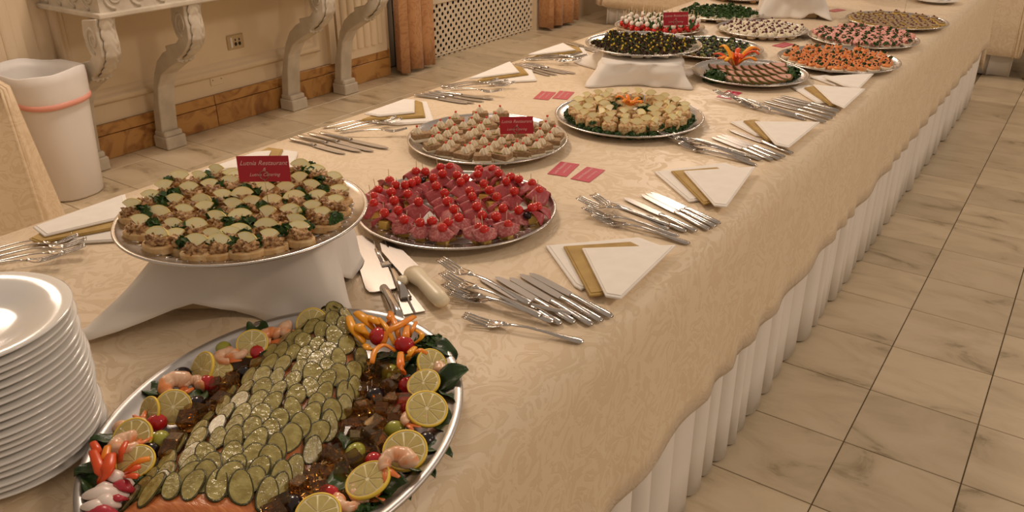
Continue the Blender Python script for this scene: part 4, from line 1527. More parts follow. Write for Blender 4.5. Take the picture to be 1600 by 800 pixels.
# ------------------------------------------------------------------ bowl and tongs plate at the far end
c = P(1370, -1)
t = thing('serving_bowl', TR(c.x, c.y + .06, TZ + .0012), 'silver footed serving bowl at the far end beyond the crackers', 'bowl')
link('foot', mesh('foot', *lathe([(0, .004), (.055, .004), (.06, 0), (.064, 0), (.066, .006), (.03, .03), (.028, .05), (0, .05)], 32), 'porcelain'), t)
link('basin', mesh('basin', *lathe([(0, .05), (.05, .055), (.11, .08), (.15, .13), (.155, .15), (.15, .15), (.145, .13), (.10, .09), (.05, .065), (0, .062)], 48), 'steel'), t)
c = P(1459, 5)
tag(link('side_plate', plate_me, None, Matrix.Translation((c.x, c.y + .03, TZ + .0012)) @ Matrix.Scale(.88, 4)), 'white plate holding steel tongs near the far right edge', 'plate')
t = thing('serving_tongs', TR(c.x + .01, c.y + .03, TZ + .019, rz=1.2), 'steel serving tongs lying on the far white plate', 'tongs')
arm = mesh('arm', *tube([(-.13, 0, .012), (-.05, .014, .014), (.03, .022, .008), (.075, .018, .004)], [.004, .005, .007, .012], 8, .3), 'cutlery_steel')
link('arm', arm, t, I4)
link('arm', arm, t, Matrix.Diagonal((1, -1, 1, 1)))


# ================================================================== CARDS
def text_mesh(body, size, shear=0.42):
    cu = bpy.data.curves.new('lettering', 'FONT')
    cu.body = body
    cu.size = size
    cu.shear = shear
    cu.align_x = 'CENTER'
    cu.align_y = 'CENTER'
    cu.resolution_u = 3
    cu.extrude = 0.00012
    ob = bpy.data.objects.new('lettering', cu)
    COL.objects.link(ob)
    bpy.context.view_layer.update()
    me = bpy.data.meshes.new_from_object(ob.evaluated_get(bpy.context.evaluated_depsgraph_get()))
    bpy.data.objects.remove(ob)
    bpy.data.curves.remove(cu)
    me.materials.clear()
    me.materials.append(MATS['card_ink'])
    return me


TXT1, TXT2, TXT3 = text_mesh('Lutnia Restaurant', 0.0115), text_mesh('&', 0.009), text_mesh('Lutnia Catering', 0.0085)
CARD = mesh('card', *box(-.045, .045, -.0235, .0235, -.0005, 0), 'red_card', False)
CARDP = mesh('card', *box(-.045, .045, -.0235, .0235, -.0005, 0), 'pink_card', False)


def standing_card(bx, by, zb, zc, rz, tilt, label, lean=0.0):
    t_ = thing('name_card', TR(bx, by, zb, rz=rz), label, 'card')
    h = zc - zb
    Mc = TR(0, 0, h, rx=PI / 2 + tilt) @ Matrix.Rotation(lean, 4, 'Z')
    cd = link('card', CARD, t_, Mc)
    link('lettering', TXT1, cd, TR(0, .0105, .0002))
    link('lettering', TXT2, cd, TR(0, -.001, .0002))
    link('lettering', TXT3, cd, TR(0, -.0105, .0002))
    ring = [(0.008 * math.sin(a), -0.0022, h - .019 + 0.008 * (1 - math.cos(a))) for a in [2 * PI * i / 20 for i in range(21)]]
    link('wire_ring', mesh('wire_ring', *tube(ring, .0006, 6, 1, True, (0, 1, 0)), 'wire'), t_)
    link('wire_stem', mesh('wire_stem', *tube([(0, -.0022, 0), (0, -.0022, h - .019)], .0006, 6), 'wire'), t_)
    return t_


cb = P(420, 320, TUZ + .04)
standing_card(cb.x, cb.y, TUZ + .028, TUZ + .108, YAW + .03, -.05, 'red name card on a wire pick in the tuna crostini')
cb = P(807, 220, TZ + .03)
standing_card(cb.x, cb.y, TZ + .022, TZ + .073, YAW - .10, -.05, 'red name card on a wire pick among the terrine slices', .05)
cb = P(1053, 62, CVZ + .03)
standing_card(cb.x, cb.y, CVZ + .018, CVZ + .105, YAW - .40, -.05, 'red name card on a wire pick in the dark lettuce canapes', .10)
cb = P(1413, 19, TZ + .02)
standing_card(cb.x, cb.y, TZ + .014, TZ + .15, YAW - .3, -.05, 'red name card on a tall wire pick in the yellow crackers')
flat = [([(856, 270), (886, 277), (904, 258), (876, 254)], 'pink business card lying right of the salami tray, the left of the pair'),
        ([(894, 279), (920, 285), (944, 267), (917, 262)], 'pink business card lying right of the salami tray, the right of the pair'),
        ([(834, 154), (857, 156), (867, 146), (847, 143)], 'pink business card between terrine and timbale trays, the left of the pair'),
        ([(864, 154), (886, 155), (898, 145), (873, 143)], 'glossy pink business card touching the rim of the timbale tray'),
        ([(1122, 148), (1145, 156), (1157, 147), (1135, 143)], 'pink business card in front of the ham tray'),
        ([(1213, 72), (1219, 74), (1236, 70), (1229, 67)], 'pink business card left of the smoked salmon tray'),
        ([(1296, 17), (1304, 18.5), (1317, 16), (1309, 14.5)], 'pink business card beside the farthest white riser')]
for pts, lb in flat:
    q = [P(a, b, TZ) for a, b in pts]
    c = sum(q, Vector()) / 4
    d = (q[2] - q[1]) + (q[3] - q[0])
    t = thing('business_card', TR(c.x, c.y, TZ + .0014, rz=math.atan2(d.y, d.x), s=1.09), lb, 'card', 'flat business cards')
    cd = link('card', CARDP, t, I4)
    link('lettering', TXT1, cd, TR(0, .009, .0002))
    link('lettering', TXT3, cd, TR(0, -.008, .0002))


# ================================================================== CUTLERY
def fork_proto():
    L = 0.205
    # head: tines from x=0 (tips) to .048, root to .068, neck .085
    us = [-1, -.74, -.45, -.17, .17, .45, .74, 1]
    rows = [(0.0, .0095, .0115), (.010, .0105, .0090), (.025, .0112, .0052), (.040, .0115, .0026), (.047, .0118, .0022), (.056, .0115, .0028), (.064, .0090, .0048), (.072, .0050, .0075)]
    V, F = [], []
    for (x, hw, z) in rows:
        for u in us:
            V.append((x, u * hw, z + .0015 * (u * u)))
    for i in range(len(rows) - 1):
        for j in range(7):
            if j % 2 == 1 and i < 4:
                continue
            F.append((i * 8 + j, (i + 1) * 8 + j, (i + 1) * 8 + j + 1, i * 8 + j + 1))
    head = thicken((V, F), -.0016)
    hs_ = [(.070, .0048, .0068), (.085, .0034, .0098), (.11, .0034, .0105), (.14, .0045, .0080), (.17, .0068, .0045), (.192, .0085, .0025), (.201, .0072, .0018), (.205, .0030, .0016)]
    V, F = [], []
    for (x, hw, z) in hs_:
        for k in range(8):
            a = 2 * PI * k / 8
            V.append((x, hw * math.cos(a), z + .0014 * math.sin(a)))
    for i in range(len(hs_) - 1):
        for k in range(8):
            F.append((i * 8 + k, i * 8 + (k + 1) % 8, (i + 1) * 8 + (k + 1) % 8, (i + 1) * 8 + k))
    F.append(tuple(range(8)))
    F.append(tuple(56 + k for k in range(8))[::-1])
    return [('head', mesh('head', *head, 'cutlery_steel'), I4), ('handle', mesh('handle', V, F, 'cutlery_steel'), I4)], L


def knife_proto():
    L = 0.230
    out = [(0.0, -.002), (.006, .004), (.02, .0085), (.05, .0100), (.10, .0098), (.122, .0090), (.124, -.0062), (.10, -.0080), (.05, -.0085), (.02, -.0078), (.006, -.0055)]
    blade = prism(out, .0018, .0032, .0004)
    hs_ = [(.120, .0050, .0030), (.124, .0062, .0036), (.14, .0058, .0042), (.17, .0072, .0042), (.20, .0086, .0040), (.220, .0086, .0036), (.228, .0060, .0028), (.230, .003, .0020)]
    V, F = [], []
    for (x, hw, h) in hs_:
        for k in range(10):
            a = 2 * PI * k / 10
            V.append((x, hw * math.cos(a), .0040 + h * math.sin(a) * .9))
    for i in range(len(hs_) - 1):
        for k in range(10):
            F.append((i * 10 + k, i * 10 + (k + 1) % 10, (i + 1) * 10 + (k + 1) % 10, (i + 1) * 10 + k))
    F.append(tuple(range(10)))
    F.append(tuple(70 + k for k in range(10))[::-1])
    return [('blade', mesh('blade', *blade, 'blade_steel', False), I4), ('handle', mesh('handle', V, F, 'cutlery_steel'), I4)], L


FORK, FL = fork_proto()
KNIFE, KL = knife_proto()


def lay(kind, tip, han, z, label, group):
    pr, L = (FORK, FL) if kind == 'fork' else (KNIFE, KL)
    a, b = P(*tip, TZ + .004), P(*han, TZ + .004)
    d = b - a
    m = (a + b) / 2
    th = math.atan2(d.y, d.x)
    s = max(.92, min(1.12, d.length / L))
    org = m - Vector((math.cos(th), math.sin(th), 0)) * (L * s / 2)
    place(kind, pr, Matrix.Translation((org.x, org.y, TZ + .0012 + z)) @ Matrix.Rotation(th, 4, 'Z') @ Matrix.Scale(s, 4), label, kind, group)


GR = [
    ('near the salmon platter, at the table edge', [((750, 433), (877, 507)), ((775, 432), (898, 505)), ((797, 433), (926, 508)), ((813, 428), (941, 503)), ((828, 426), (957, 496))],
     [((683, 420), (836, 487)), ((688, 440), (850, 503)), ((692, 455), (868, 508)), ((697, 466), (900, 492)), ((724, 500), (912, 533))]),
    ('between the near napkins and the business cards', [((948, 314), (1072, 362)), ((975, 309), (1088, 362)), ((1003, 304), (1108, 359)), ((1010, 302), (1118, 355)), ((1017, 300), (1125, 350))],
     [((902, 322), (1046, 357)), ((925, 315), (1045, 362)), ((905, 331), (1068, 372)), ((910, 338), (1095, 384))]),
    ('right of the timbale tray', [((1084, 215.6), (1189, 250)), ((1112, 214), (1207, 251)), ((1120, 211.5), (1218, 249)), ((1127, 210), (1226, 246)), ((1140, 202.5), (1238.5, 240))],
     [((1022, 214), (1150, 243)), ((1046, 218), (1167, 247)), ((1052, 222), (1176, 252)), ((1060, 228), (1182, 257))]),
    ('in front of the ham tray by the table edge', [((1193, 164), (1290, 191)), ((1192, 157), (1300, 186)), ((1205, 154), (1305, 181)), ((1212, 152.5), (1310, 176)), ((1220, 149), (1313, 173))],
     [((1099, 146), (1222, 182)), ((1119, 149), (1240, 183)), ((1128, 155), (1262, 185)), ((1140, 160), (1275, 190))]),
    ('behind the raised tuna tray on the wall side', [((539, 240), (453, 216)), ((564, 237), (465.5, 212)), ((586, 237), (480, 208)), ((606.5, 232), (500, 208))],
     [((605, 187), (504, 198)), ((620, 188), (522.5, 202.5)), ((629, 193), (530, 206)), ((633, 210), (537, 211))]),
    ('behind the terrine tray on the wall side', [((728, 161), (649, 148)), ((741, 161), (657, 146)), ((756, 158.5), (667, 144)), ((771, 155), (678, 143))],
     [((779, 127), (688, 134)), ((794, 131), (694, 136)), ((805, 136), (702, 139)), ((785, 150), (690, 142))]),
    ('behind the pair of flat cards on the wall side', [((859, 118), (800, 101)), ((870, 117), (806, 100)), ((885, 115), (812, 99)), ((899, 115), (820, 99))],
     [((906, 87), (818, 91)), ((917, 91), (826, 93)), ((908, 98), (818, 96)), ((898, 101), (815, 97))]),
    ('left of the raised lettuce canapes', [((925, 79), (889, 68)), ((930, 78), (895, 67))], []),
    ('left of the tuna tray, by the plate stack', [], [((112, 368), (-45, 398)), ((125, 375), (-40, 404)), ((138, 384), (-38, 412)), ((137, 396), (-35, 421)), ((98, 412), (-60, 430))]),
]
rng = random.Random(51)
for gi, (where, kn, fk) in enumerate(GR):
    for i, (a, b) in enumerate(kn):
        lay('knife', a, b, 0.0006 * (i % 2), 'steel table knife lying ' + where, 'knives ' + where)
    for i, (a, b) in enumerate(fk):
        lay('fork', a, b, 0.0035 * (len(fk) - 1 - i) if gi < 4 else 0.003 * i, 'steel fork lying ' + where, 'forks ' + where)


# serving pieces beside the salmon platter
def seg(a, b, z=TZ):
    a, b = P(*a, z), P(*b, z)
    d = b - a
    return a, d.length, math.atan2(d.y, d.x)


a, L, th = seg((561, 372), (601, 458))
t = thing('cake_server', TR(a.x, a.y, TZ + .0016, rz=th), 'wide steel cake server lying behind the salmon platter', 'cake server')
bl = prism([(0.0, -.012), (.004, -.020), (L - .02, -.032), (L - .004, -.028), (L, -.020), (L, .020), (L - .004, .028), (L - .02, .032), (.03, .022), (.0, .006)], .002, .0045, .0008)
link('blade', mesh('blade', *bl, 'blade_steel', False), t)
link('handle', mesh('handle', *tube([(L - .006, 0, .006), (L + .03, 0, .012), (L + .10, 0, .014), (L + .145, 0, .014)], [.008, .009, .0105, .009], 12), 'cutlery_steel'), t)
a, L, th = seg((594, 388), (634, 470))
t = thing('serving_fork', TR(a.x, a.y, TZ + .0016, rz=th), 'two-pronged steel serving fork between the cake server and the knife', 'serving fork')
for s in (-1, 1):
    link('prong', mesh('prong', *tube([(0, s * .011, .016), (.04, s * .012, .008), (.085, s * .011, .006)], [.0014, .0026, .0034], 8), 'cutlery_steel'), t)
link('neck', mesh('neck', *bbox(.080, .098, -.016, .016, .003, .0085, .002), 'cutlery_steel', False), t)
link('handle', mesh('handle', *tube([(.095, 0, .006), (.13, 0, .012), (.18, 0, .011), (.235, 0, .006)], [.004, .0045, .008, .011], 10, .45), 'cutlery_steel'), t)
a, L, th = seg((598, 384), (648, 438))
t = thing('carving_knife', TR(a.x, a.y, TZ + .0016, rz=th), 'carving knife with a thick cream plastic handle behind the salmon platter', 'knife')
link('blade', mesh('blade', *prism([(0, .002), (.012, .013), (.05, .019), (L + .004, .022), (L + .004, -.022), (.05, -.020), (.012, -.010)], .010, .0122, .0006), 'blade_steel', False), t)
b2 = P(702, 486, TZ)
lx = (b2 - Vector((a.x, a.y, TZ))).length
link('handle', mesh('handle', *tube([(L - .004, 0, .013), (L + .012, -.001, .015), (L + .05, 0, .0165), (lx - .03, 0, .0165), (lx - .006, 0, .016), (lx, 0, .015)], [.020, .0205, .0155, .017, .015, .006], 14, .72), 'cream_plastic'), t)
link('finger_guard', mesh('finger_guard', *xf(ellipsoid(.013, .012, .009, 12, 8), TR(L + .012, -.028, .011)), 'cream_plastic'), t)
a, L, th = seg((624, 445), (648, 492))
t = thing('pastry_spatula', TR(a.x, a.y, TZ + .0014, rz=th), 'flat steel spatula handle tucked behind the orange pepper flowers', 'spatula')
link('handle', mesh('handle', *prism([(0, -.008), (L * .5, -.016), (L, -.022), (L, .020), (L * .5, .014), (0, .006)], .0008, .003, .0006), 'blade_steel', False), t)
link('ridge', mesh('ridge', *tube([(.0, 0, .004), (L, 0, .004)], .0022, 8), 'cutlery_steel'), t)


# ================================================================== NAPKINS
def napkin(pts, z, th, m, label, group, fold=None):
    q = [P(a, b, TZ + z) for a, b in pts]
    c = sum(q, Vector()) / len(q)
    loc = [((p - c).x, (p - c).y) for p in q]
    area2 = sum(loc[i][0] * loc[(i + 1) % len(loc)][1] - loc[(i + 1) % len(loc)][0] * loc[i][1] for i in range(len(loc)))
    if area2 < 0:
        loc = loc[::-1]
    t_ = thing('napkin', TR(c.x, c.y, TZ + .0012 + z), label, 'napkin', group)
    link('folded_cloth', mesh('folded_cloth', *prism(loc, 0, th, th * .42, 2), m, True), t_)
    # upper ply of the fold, slightly set back
    l2 = [(x * .93, y * .93) for x, y in loc]
    link('upper_ply', mesh('upper_ply', *prism(l2, th - .0004, th + .0014, .0005), m, False), t_)
    return t_


NAP = [
    ('by the nearest knives', [(852, 387), (998, 374), (1040, 390), (908, 456), (897, 450)], [(880, 388), (985, 381), (1010, 393), (940, 464), (921, 466)], [(909, 391), (1056, 386), (970, 470), (946, 466)]),
    ('right of the pair of pink cards', [(1022, 271), (1132, 257), (1165, 268), (1095, 315), (1076, 318)], [(1048, 270), (1120, 264), (1148, 280), (1112, 319), (1099, 322)], [(1068, 270), (1180, 263), (1135, 326), (1116, 324)]),
    ('right of the timbale tray', [(1140, 193), (1169, 189.5), (1230, 200), (1196, 216), (1180, 214)], [(1161, 191), (1178, 189), (1230, 205), (1209, 223), (1198, 222)], [(1179, 192), (1281, 193), (1232, 233), (1211, 228)]),
    ('in front of the ham tray', [(1236, 138), (1262, 135), (1310, 148), (1290, 163), (1276, 163)], [(1256, 139), (1272, 136), (1315, 150), (1307, 167), (1297, 167)], [(1270, 134.5), (1352, 141), (1319, 171), (1300, 163)]),
    ('nearest the smoked salmon tray', [(1265, 122), (1290, 119), (1325, 128), (1318, 136), (1305, 136)], None, [(1285, 122), (1366, 116), (1342, 141), (1318, 136)]),
    ('left of the tuna tray', [(105, 384), (150, 352), (195, 345), (205, 378)], [(46, 377), (62, 368), (190, 332), (200, 356), (62, 383)], [(52, 358), (196, 306), (205, 340), (70, 372)]),
    ('behind the raised tuna tray', [(400, 268), (440, 236), (466, 240), (458, 268)], [(330, 276), (420, 233), (443, 236), (430, 262)], [(310, 272), (400, 240), (424, 238), (412, 262)]),
    ('behind the terrine tray', [(577, 193), (640, 160), (667, 161), (679, 193), (620, 197)], [(561, 191), (590, 180), (650, 159), (660, 162), (665, 185)], [(569, 180), (632, 157), (648, 158), (648, 178), (592, 184)]),
    ('behind the flat cards on the wall side', [(752, 131), (810, 108), (831, 111), (839, 128), (780, 131)], [(742, 130), (800, 104), (816, 107), (826, 118)], [(732, 125), (797, 98), (812, 115), (745, 124)]),
    ('beside the raised lettuce canapes', [(845, 90), (895, 75), (912, 77), (922, 90)], [(834, 90), (885, 73), (905, 76), (910, 83)], [(825, 87), (880, 69), (900, 80), (838, 87)]),
]
for where, b0, g0, t0 in NAP:
    napkin(b0, 0.0, .0045, 'napkin_white', 'lower white folded napkin ' + where, 'folded napkins')
    if g0:
        napkin(g0, 0.0062, .0045, 'napkin_gold', 'gold folded napkin ' + where, 'folded napkins')
    napkin(t0, 0.0125, .0045, 'napkin_white', 'upper white folded napkin ' + where, 'folded napkins')

# ================================================================== SALMON PLATTER
PC = Vector((-0.781, 0.581, TZ))
AX = Vector((0.3327, -0.9430, 0))     # long axis
BX = Vector((0.9430, 0.3327, 0))
PA, PB = 0.297, 0.2385
MP = Matrix(((AX.x, BX.x, 0, PC.x), (AX.y, BX.y, 0, PC.y), (0, 0, -1, 0), (0, 0, 0, 1)))
prof = [(0, .004), (.62, .004), (.72, .005), (.80, .012), (.90, .028), (.945, .0325), (.955, .036), (.985, .0375), (1.0, .036), (1.0, .0325), (.985, .031), (.94, .0285), (.89, .024), (.80, .008), (.73, .0012), (.6, .0), (0, 0)]


def oval(prof, n=96):
    rows = []
    for r, z in prof:
        rows.append([(PC.x + (AX.x * PA * math.cos(t_) + BX.x * PB * math.sin(t_)) * r, PC.y + (AX.y * PA * math.cos(t_) + BX.y * PB * math.sin(t_)) * r, TZ + .0012 + z) for t_ in [2 * PI * i / n for i in range(n)]])
    return loft(rows)


solo('oval_platter', oval(prof), 'platter_aluminium', 'large oval aluminium platter holding the salmon in the foreground', 'platter')
ZP = TZ + 0.0065   # inner floor of the platter

# salmon side: loft along its spine
Lp = [(520, 500), (490, 510), (430, 548), (380, 602), (330, 657), (280, 707), (215, 777), (185, 806), (150, 842)]
Rp = [(545, 510), (566, 548), (562, 612), (546, 650), (522, 690), (486, 733), (455, 770), (432, 805), (400, 846)]
LW = [P(a, b, TZ + .014) for a, b in Lp]
RW = [P(a, b, TZ + .014) for a, b in Rp]
LWs, RWs = smooth_path(LW, 40), smooth_path(RW, 40)


def fish_pt(u, v):
    i = min(int(u * 39), 38)
    f = u * 39 - i
    l, r = LWs[i].lerp(LWs[i + 1], f), RWs[i].lerp(RWs[i + 1], f)
    p = l.lerp(r, v)
    e = min(1, u / .06) ** .5 * min(1, (1.0001 - u) / .06) ** .5
    h = 0.036 * (max(0.0, 1 - (2 * v - 1) ** 2)) ** 0.55 * (0.25 + .75 * e)
    p.z = ZP + 0.006 + h
    return p


def fish_solid(u, v):
    # v 0..1 across the top, closed underneath
    p = fish_pt(u, v)
    return p


top = grid(50, 18, fish_solid)
V = [Vector(v) for v in top[0]]
nv = 18
F = list(top[1])
off = len(V)
for i in range(50):
    for j in (0, nv - 1):
        q = V[i * nv + j].copy()
        q.z = ZP
        V.append(q)
for i in range(49):
    F.append((i * nv, (i + 1) * nv, off + (i + 1) * 2, off + i * 2))
    F.append(((i + 1) * nv + nv - 1, i * nv + nv - 1, off + i * 2 + 1, off + (i + 1) * 2 + 1))
solo('salmon_fillet', (V, F), 'salmon', 'orange salmon side under a layer of pickle slices', 'salmon')

# pickle slices
PK = []
for i in range(4):
    rg = random.Random(70 + i)
    ol = []
    for k in range(18):
        a = 2 * PI * k / 18
        q = 1 + 0.07 * math.sin(2 * a + i) + .05 * math.sin(3 * a + 2 * i)
        ol.append((0.0240 * q * math.cos(a), 0.0148 * q * math.sin(a)))
    inn = [(x * .91, y * .87) for x, y in ol]
    fl = mesh('pickle_flesh', *xf(prism(inn, -.0009, .0012), I4), 'pickle_flesh', False)
    V, F = [], []
    for k in range(18):
        V += [(inn[k][0], inn[k][1], -.0009), (inn[k][0], inn[k][1], .0011), (ol[k][0], ol[k][1], .0008), (ol[k][0], ol[k][1], -.0009)]
    for k in range(18):
        a, b = k * 4, ((k + 1) % 18) * 4
        for j in range(4):
            F.append((a + j, b + j, b + (j + 1) % 4, a + (j + 1) % 4))
    PK.append((fl, mesh('pickle_rind', V, F, 'pickle_rind')))
rng = random.Random(77)
rows = 17
for i in range(rows):
    u = 0.035 + 0.80 * i / (rows - 1)
    c0, c1 = fish_pt(u, .0), fish_pt(u, 1)
    wdt = (c1 - c0).length
    n = max(3, round(wdt / 0.0255))
    for j in range(n):
        v = (j + 0.5 + (0.35 if i % 2 else -.15) * (.5)) / n
        v = max(.05, min(.95, v + rng.uniform(-.02, .02)))
        if rng.random() < .05 and v > .85:
            continue
        p = fish_pt(u, v)
        e = 0.02
        du = (fish_pt(min(1, u + e), v) - fish_pt(max(0, u - e), v)).normalized()
        dv = (fish_pt(u, min(1, v + .04)) - fish_pt(u, max(0, v - .04))).normalized()
        nn = du.cross(dv).normalized()
        if nn.z < 0:
            nn = -nn
        # long axis: along the fish, leaning to the right; the far end lies on top of the next row
        lx_ = (-du + dv * rng.uniform(-.55, -.10)).normalized()
        ly_ = nn.cross(lx_).normalized()
        lx_ = ly_.cross(nn).normalized()
        R = Matrix((lx_, ly_, nn)).transposed().to_4x4()
        M = Matrix.Translation(p + nn * (.0046 + .0004 * (j % 2))) @ R @ Matrix.Rotation(-0.17 + rng.uniform(-.07, .07), 4, 'Y') @ Matrix.Rotation(rng.uniform(-.13, .13), 4, 'X')
        k = rng.randrange(4)
        s = rng.uniform(.88, 1.10) * (0.9 + .12 * u)
        place('pickle_slice', [('flesh', PK[k][0], I4), ('rind', PK[k][1], I4)], M @ Matrix.Diagonal((s, s * rng.uniform(.92, 1.12), 1, 1)), 'glossy pickle slice ' + ('in the row bordering the bare salmon at the near end' if i == rows - 1 else 'at the narrow tail end of the salmon' if i < 3 else 'on the left flank of the salmon' if v < .3 else 'on the right flank of the salmon' if v > .7 else 'along the middle of the salmon'), 'pickle', 'pickle slices on the salmon')

# garnish meshes
TOMB = [mesh('cherry_tomato', *ellipsoid(.0125, .0145, .0125, 20, 14, .03, 25, i), 'tomato_dark') for i in range(2)]
OLB = mesh('black_olive', *ellipsoid(.0128, .0150, .0118, 18, 12, .03, 40), 'black_olive')
OLG = mesh('green_olive', *ellipsoid(.0125, .0158, .0120, 18, 12, .03, 40), 'green_olive')
TN = 'salmon platter'


def on_platter(px, z):
    return P(px[0], px[1], z)


def floor_z(p):
    d = Vector((p.x, p.y, 0)) - Vector((PC.x, PC.y, 0))
    r = math.hypot(d.dot(AX) / PA, d.dot(BX) / PB)
    return ZP + max(0, (r - .74)) * 0.13


rng = random.Random(80)
for i, (q, lb) in enumerate([((591, 526), 'cherry tomato in the left orange pepper flower'), ((632, 539), 'cherry tomato in the right orange pepper flower'), ((637, 602), 'cherry tomato beside the upper right lemon slices'),
                             ((631, 636), 'cherry tomato tucked behind the large upper lemon slice'), ((585, 722), 'round cherry tomato left of the lowest whole lemon slice'), ((515, 774), 'cherry tomato at the bottom of the platter by the tilted lemon'),
                             ((402, 552), 'cherry tomato below the upper left lemon slice'), ((325, 599), 'cherry tomato beneath the folded lemon slice at left'), ((245, 661), 'cherry tomato below the twisted lemon at the far left'), ((486, 519), 'cherry tomato at the tail tip of the salmon')]):
    z = TZ + (.045 if i < 2 else .026)
    p = on_platter(q, z)
    tag(link('cherry_tomato', TOMB[i % 2], None, TR(p.x, p.y, z, rz=rng.uniform(0, 3), s=1.15 if i < 2 else 1)), lb, 'tomato', 'cherry tomatoes on the salmon platter')
for i, q in enumerate([(611, 583), (555, 707), (617, 671), (349, 546), (460, 537), (251, 688)]):
    z = TZ + .026
    p = on_platter(q, z)
    tag(link('green_olive', OLG, None, TR(p.x, p.y, z, rz=(YAW, 0.2, -.9, .6, .3, .9)[i])),
        ['green olive under the orange pepper flower', 'green olive left of the lowest whole lemon slice', 'long green olive above the lowest whole lemon slice', 'green olive at the upper left rim of the platter', 'green olive beside the shrimps at the salmon tail', 'green olive near the red pepper garnish at left'][i], 'olive', 'green olives on the salmon platter')
for i, q in enumerate([(587, 618), (579, 681), (666, 689), (457, 789), (284, 586), (383, 584), (306, 632), (234, 705), (183, 731)]):
    z = TZ + .024
    p = on_platter(q, z)
    tag(link('black_olive', OLB, None, TR(p.x, p.y, z, rz=rng.uniform(0, 3))),
        ['black olive among the aspic cubes below the pepper flower', 'black olive among the aspic cubes beside the long green olive', 'black olive behind the lowest whole lemon slice', 'black olive at the bottom edge of the picture', 'black olive at the left rim above the shrimp', 'black olive left of the salmon under a cherry tomato', 'black olive beside the twisted lemon at left', 'black olive next to the left green olive', 'black olive inside the red pepper garnish'][i], 'olive', 'black olives on the salmon platter')

# lemon slices
rind = mesh('rind', *lathe([(.0245, -.0024), (.0262, -.0018), (.0262, .0018), (.0245, .0024), (.0240, .0022), (.0240, -.0022), (.0245, -.0024)], 36), 'lemon_rind')
pith = mesh('pith', *lathe([(0, -.0014), (.0242, -.0019), (.0242, .0019), (0, .0014)], 36), 'lemon_pith')
SEGM = mesh('pulp_segment', *join(prism([(.0025, -.0002), (.0205, -.0064), (.0220, -.0036), (.0224, 0), (.0220, .0036), (.0205, .0064), (.0025, .0002)], -.0026, .0026, .0003)), 'lemon_pulp', False)


def lemon(q, z, rx, ry, rz, s, lb, half=False):
    p = on_platter(q, z)
    t_ = thing('lemon_slice', Matrix.Translation((p.x, p.y, z)) @ Matrix.Rotation(rz, 4, 'Z') @ Matrix.Rotation(ry, 4, 'Y') @ Matrix.Rotation(rx, 4, 'X') @ Matrix.Scale(s, 4), lb, 'lemon', 'lemon slices on the salmon platter')
    link('rind', rind, t_, I4)
    link('pith', pith, t_, I4)
    for k in range(9):
        link('pulp_segment', SEGM, t_, Matrix.Rotation(2 * PI * k / 9, 4, 'Z'))


lemon((633, 704), TZ + .040, .42, 0, YAW, 1.12, 'whole lemon slice nearest the right rim of the salmon platter')
lemon((667, 639), TZ + .044, .38, .1, YAW + .3, 1.12, 'whole lemon slice above the shrimp on the right of the platter')
lemon((662, 599), TZ + .042, .3, -.2, YAW, .95, 'plain lemon slice just below the curled shrimp at upper right')
lemon((675, 569), TZ + .042, .7, .3, YAW + .5, .95, 'lemon slice at the tip of the right pepper flower')
lemon((575, 750), TZ + .040, .10, -.28, YAW + .1, 1.12, 'tilted lemon slice lying over a shrimp at the bottom')
lemon((497, 803), TZ + .034, .3, 0, YAW, 1.05, 'lemon slice cut by the bottom edge of the picture')
lemon((316, 577), TZ + .036, .8, -.5, YAW - .4, 1.05, 'folded lemon slice at the upper left of the platter')
lemon((340, 578), TZ + .030, .25, .4, YAW, .85, 'small lemon slice under the folded one at upper left')
lemon((394, 537), TZ + .038, .55, .1, YAW, .95, 'lemon slice behind the cherry tomato at upper left')
lemon((234, 644), TZ + .034, .9, -.6, YAW - .3, .85, 'left half of the twisted lemon at the far left')
lemon((271, 636), TZ + .036, .75, .4, YAW, .95, 'right half of the twisted lemon at the far left')
lemon((207, 684), TZ + .036, .6, -.1, YAW, 1.05, 'lemon slice behind the orange shrimp at left')
lemon((212, 722), TZ + .034, .35, 0, YAW, .95, 'lemon slice beside the red pepper garnish')
lemon((487, 505), TZ + .040, .75, -.1, YAW, 1.0, 'lemon slice at the tail end of the salmon')


# shrimps
def shrimp_geo(seed, sweep=4.2):
    rg = random.Random(seed)
    pts, rad = [], []
    n = 26
    for i in range(n):
        a = i / (n - 1)
        th = 0.3 + sweep * a
        r_ = 0.0155 - 0.0035 * a
        pts.append((r_ * math.cos(th), r_ * math.sin(th), 0.004 * math.sin(3 * a)))
        seg_ = abs(math.sin(a * PI * 5.5))
        rad.append((0.0118 * (1 - .50 * a) + .0010 * seg_) * (0.55 if i == 0 else .85 if i == 1 else 1))
    body = tube(pts, rad, 12, .92)
    th = 0.3 + sweep
    e = Vector(pts[-1])
    d = Vector((-math.sin(th), math.cos(th), 0))
    s_ = Vector((math.cos(th), math.sin(th), 0))
    tail = []
    for sg in (-1, 1):
        tail.append(tube([e - d * .002, e + d * .008 + s_ * (.003 * sg), e + d * .020 + s_ * (.0085 * sg)], [.0040, .0048, .0022], 8, .4))
    return mesh('shrimp_body', *body, 'shrimp'), mesh('shrimp_tail', *join(*tail), 'shrimp_tail')


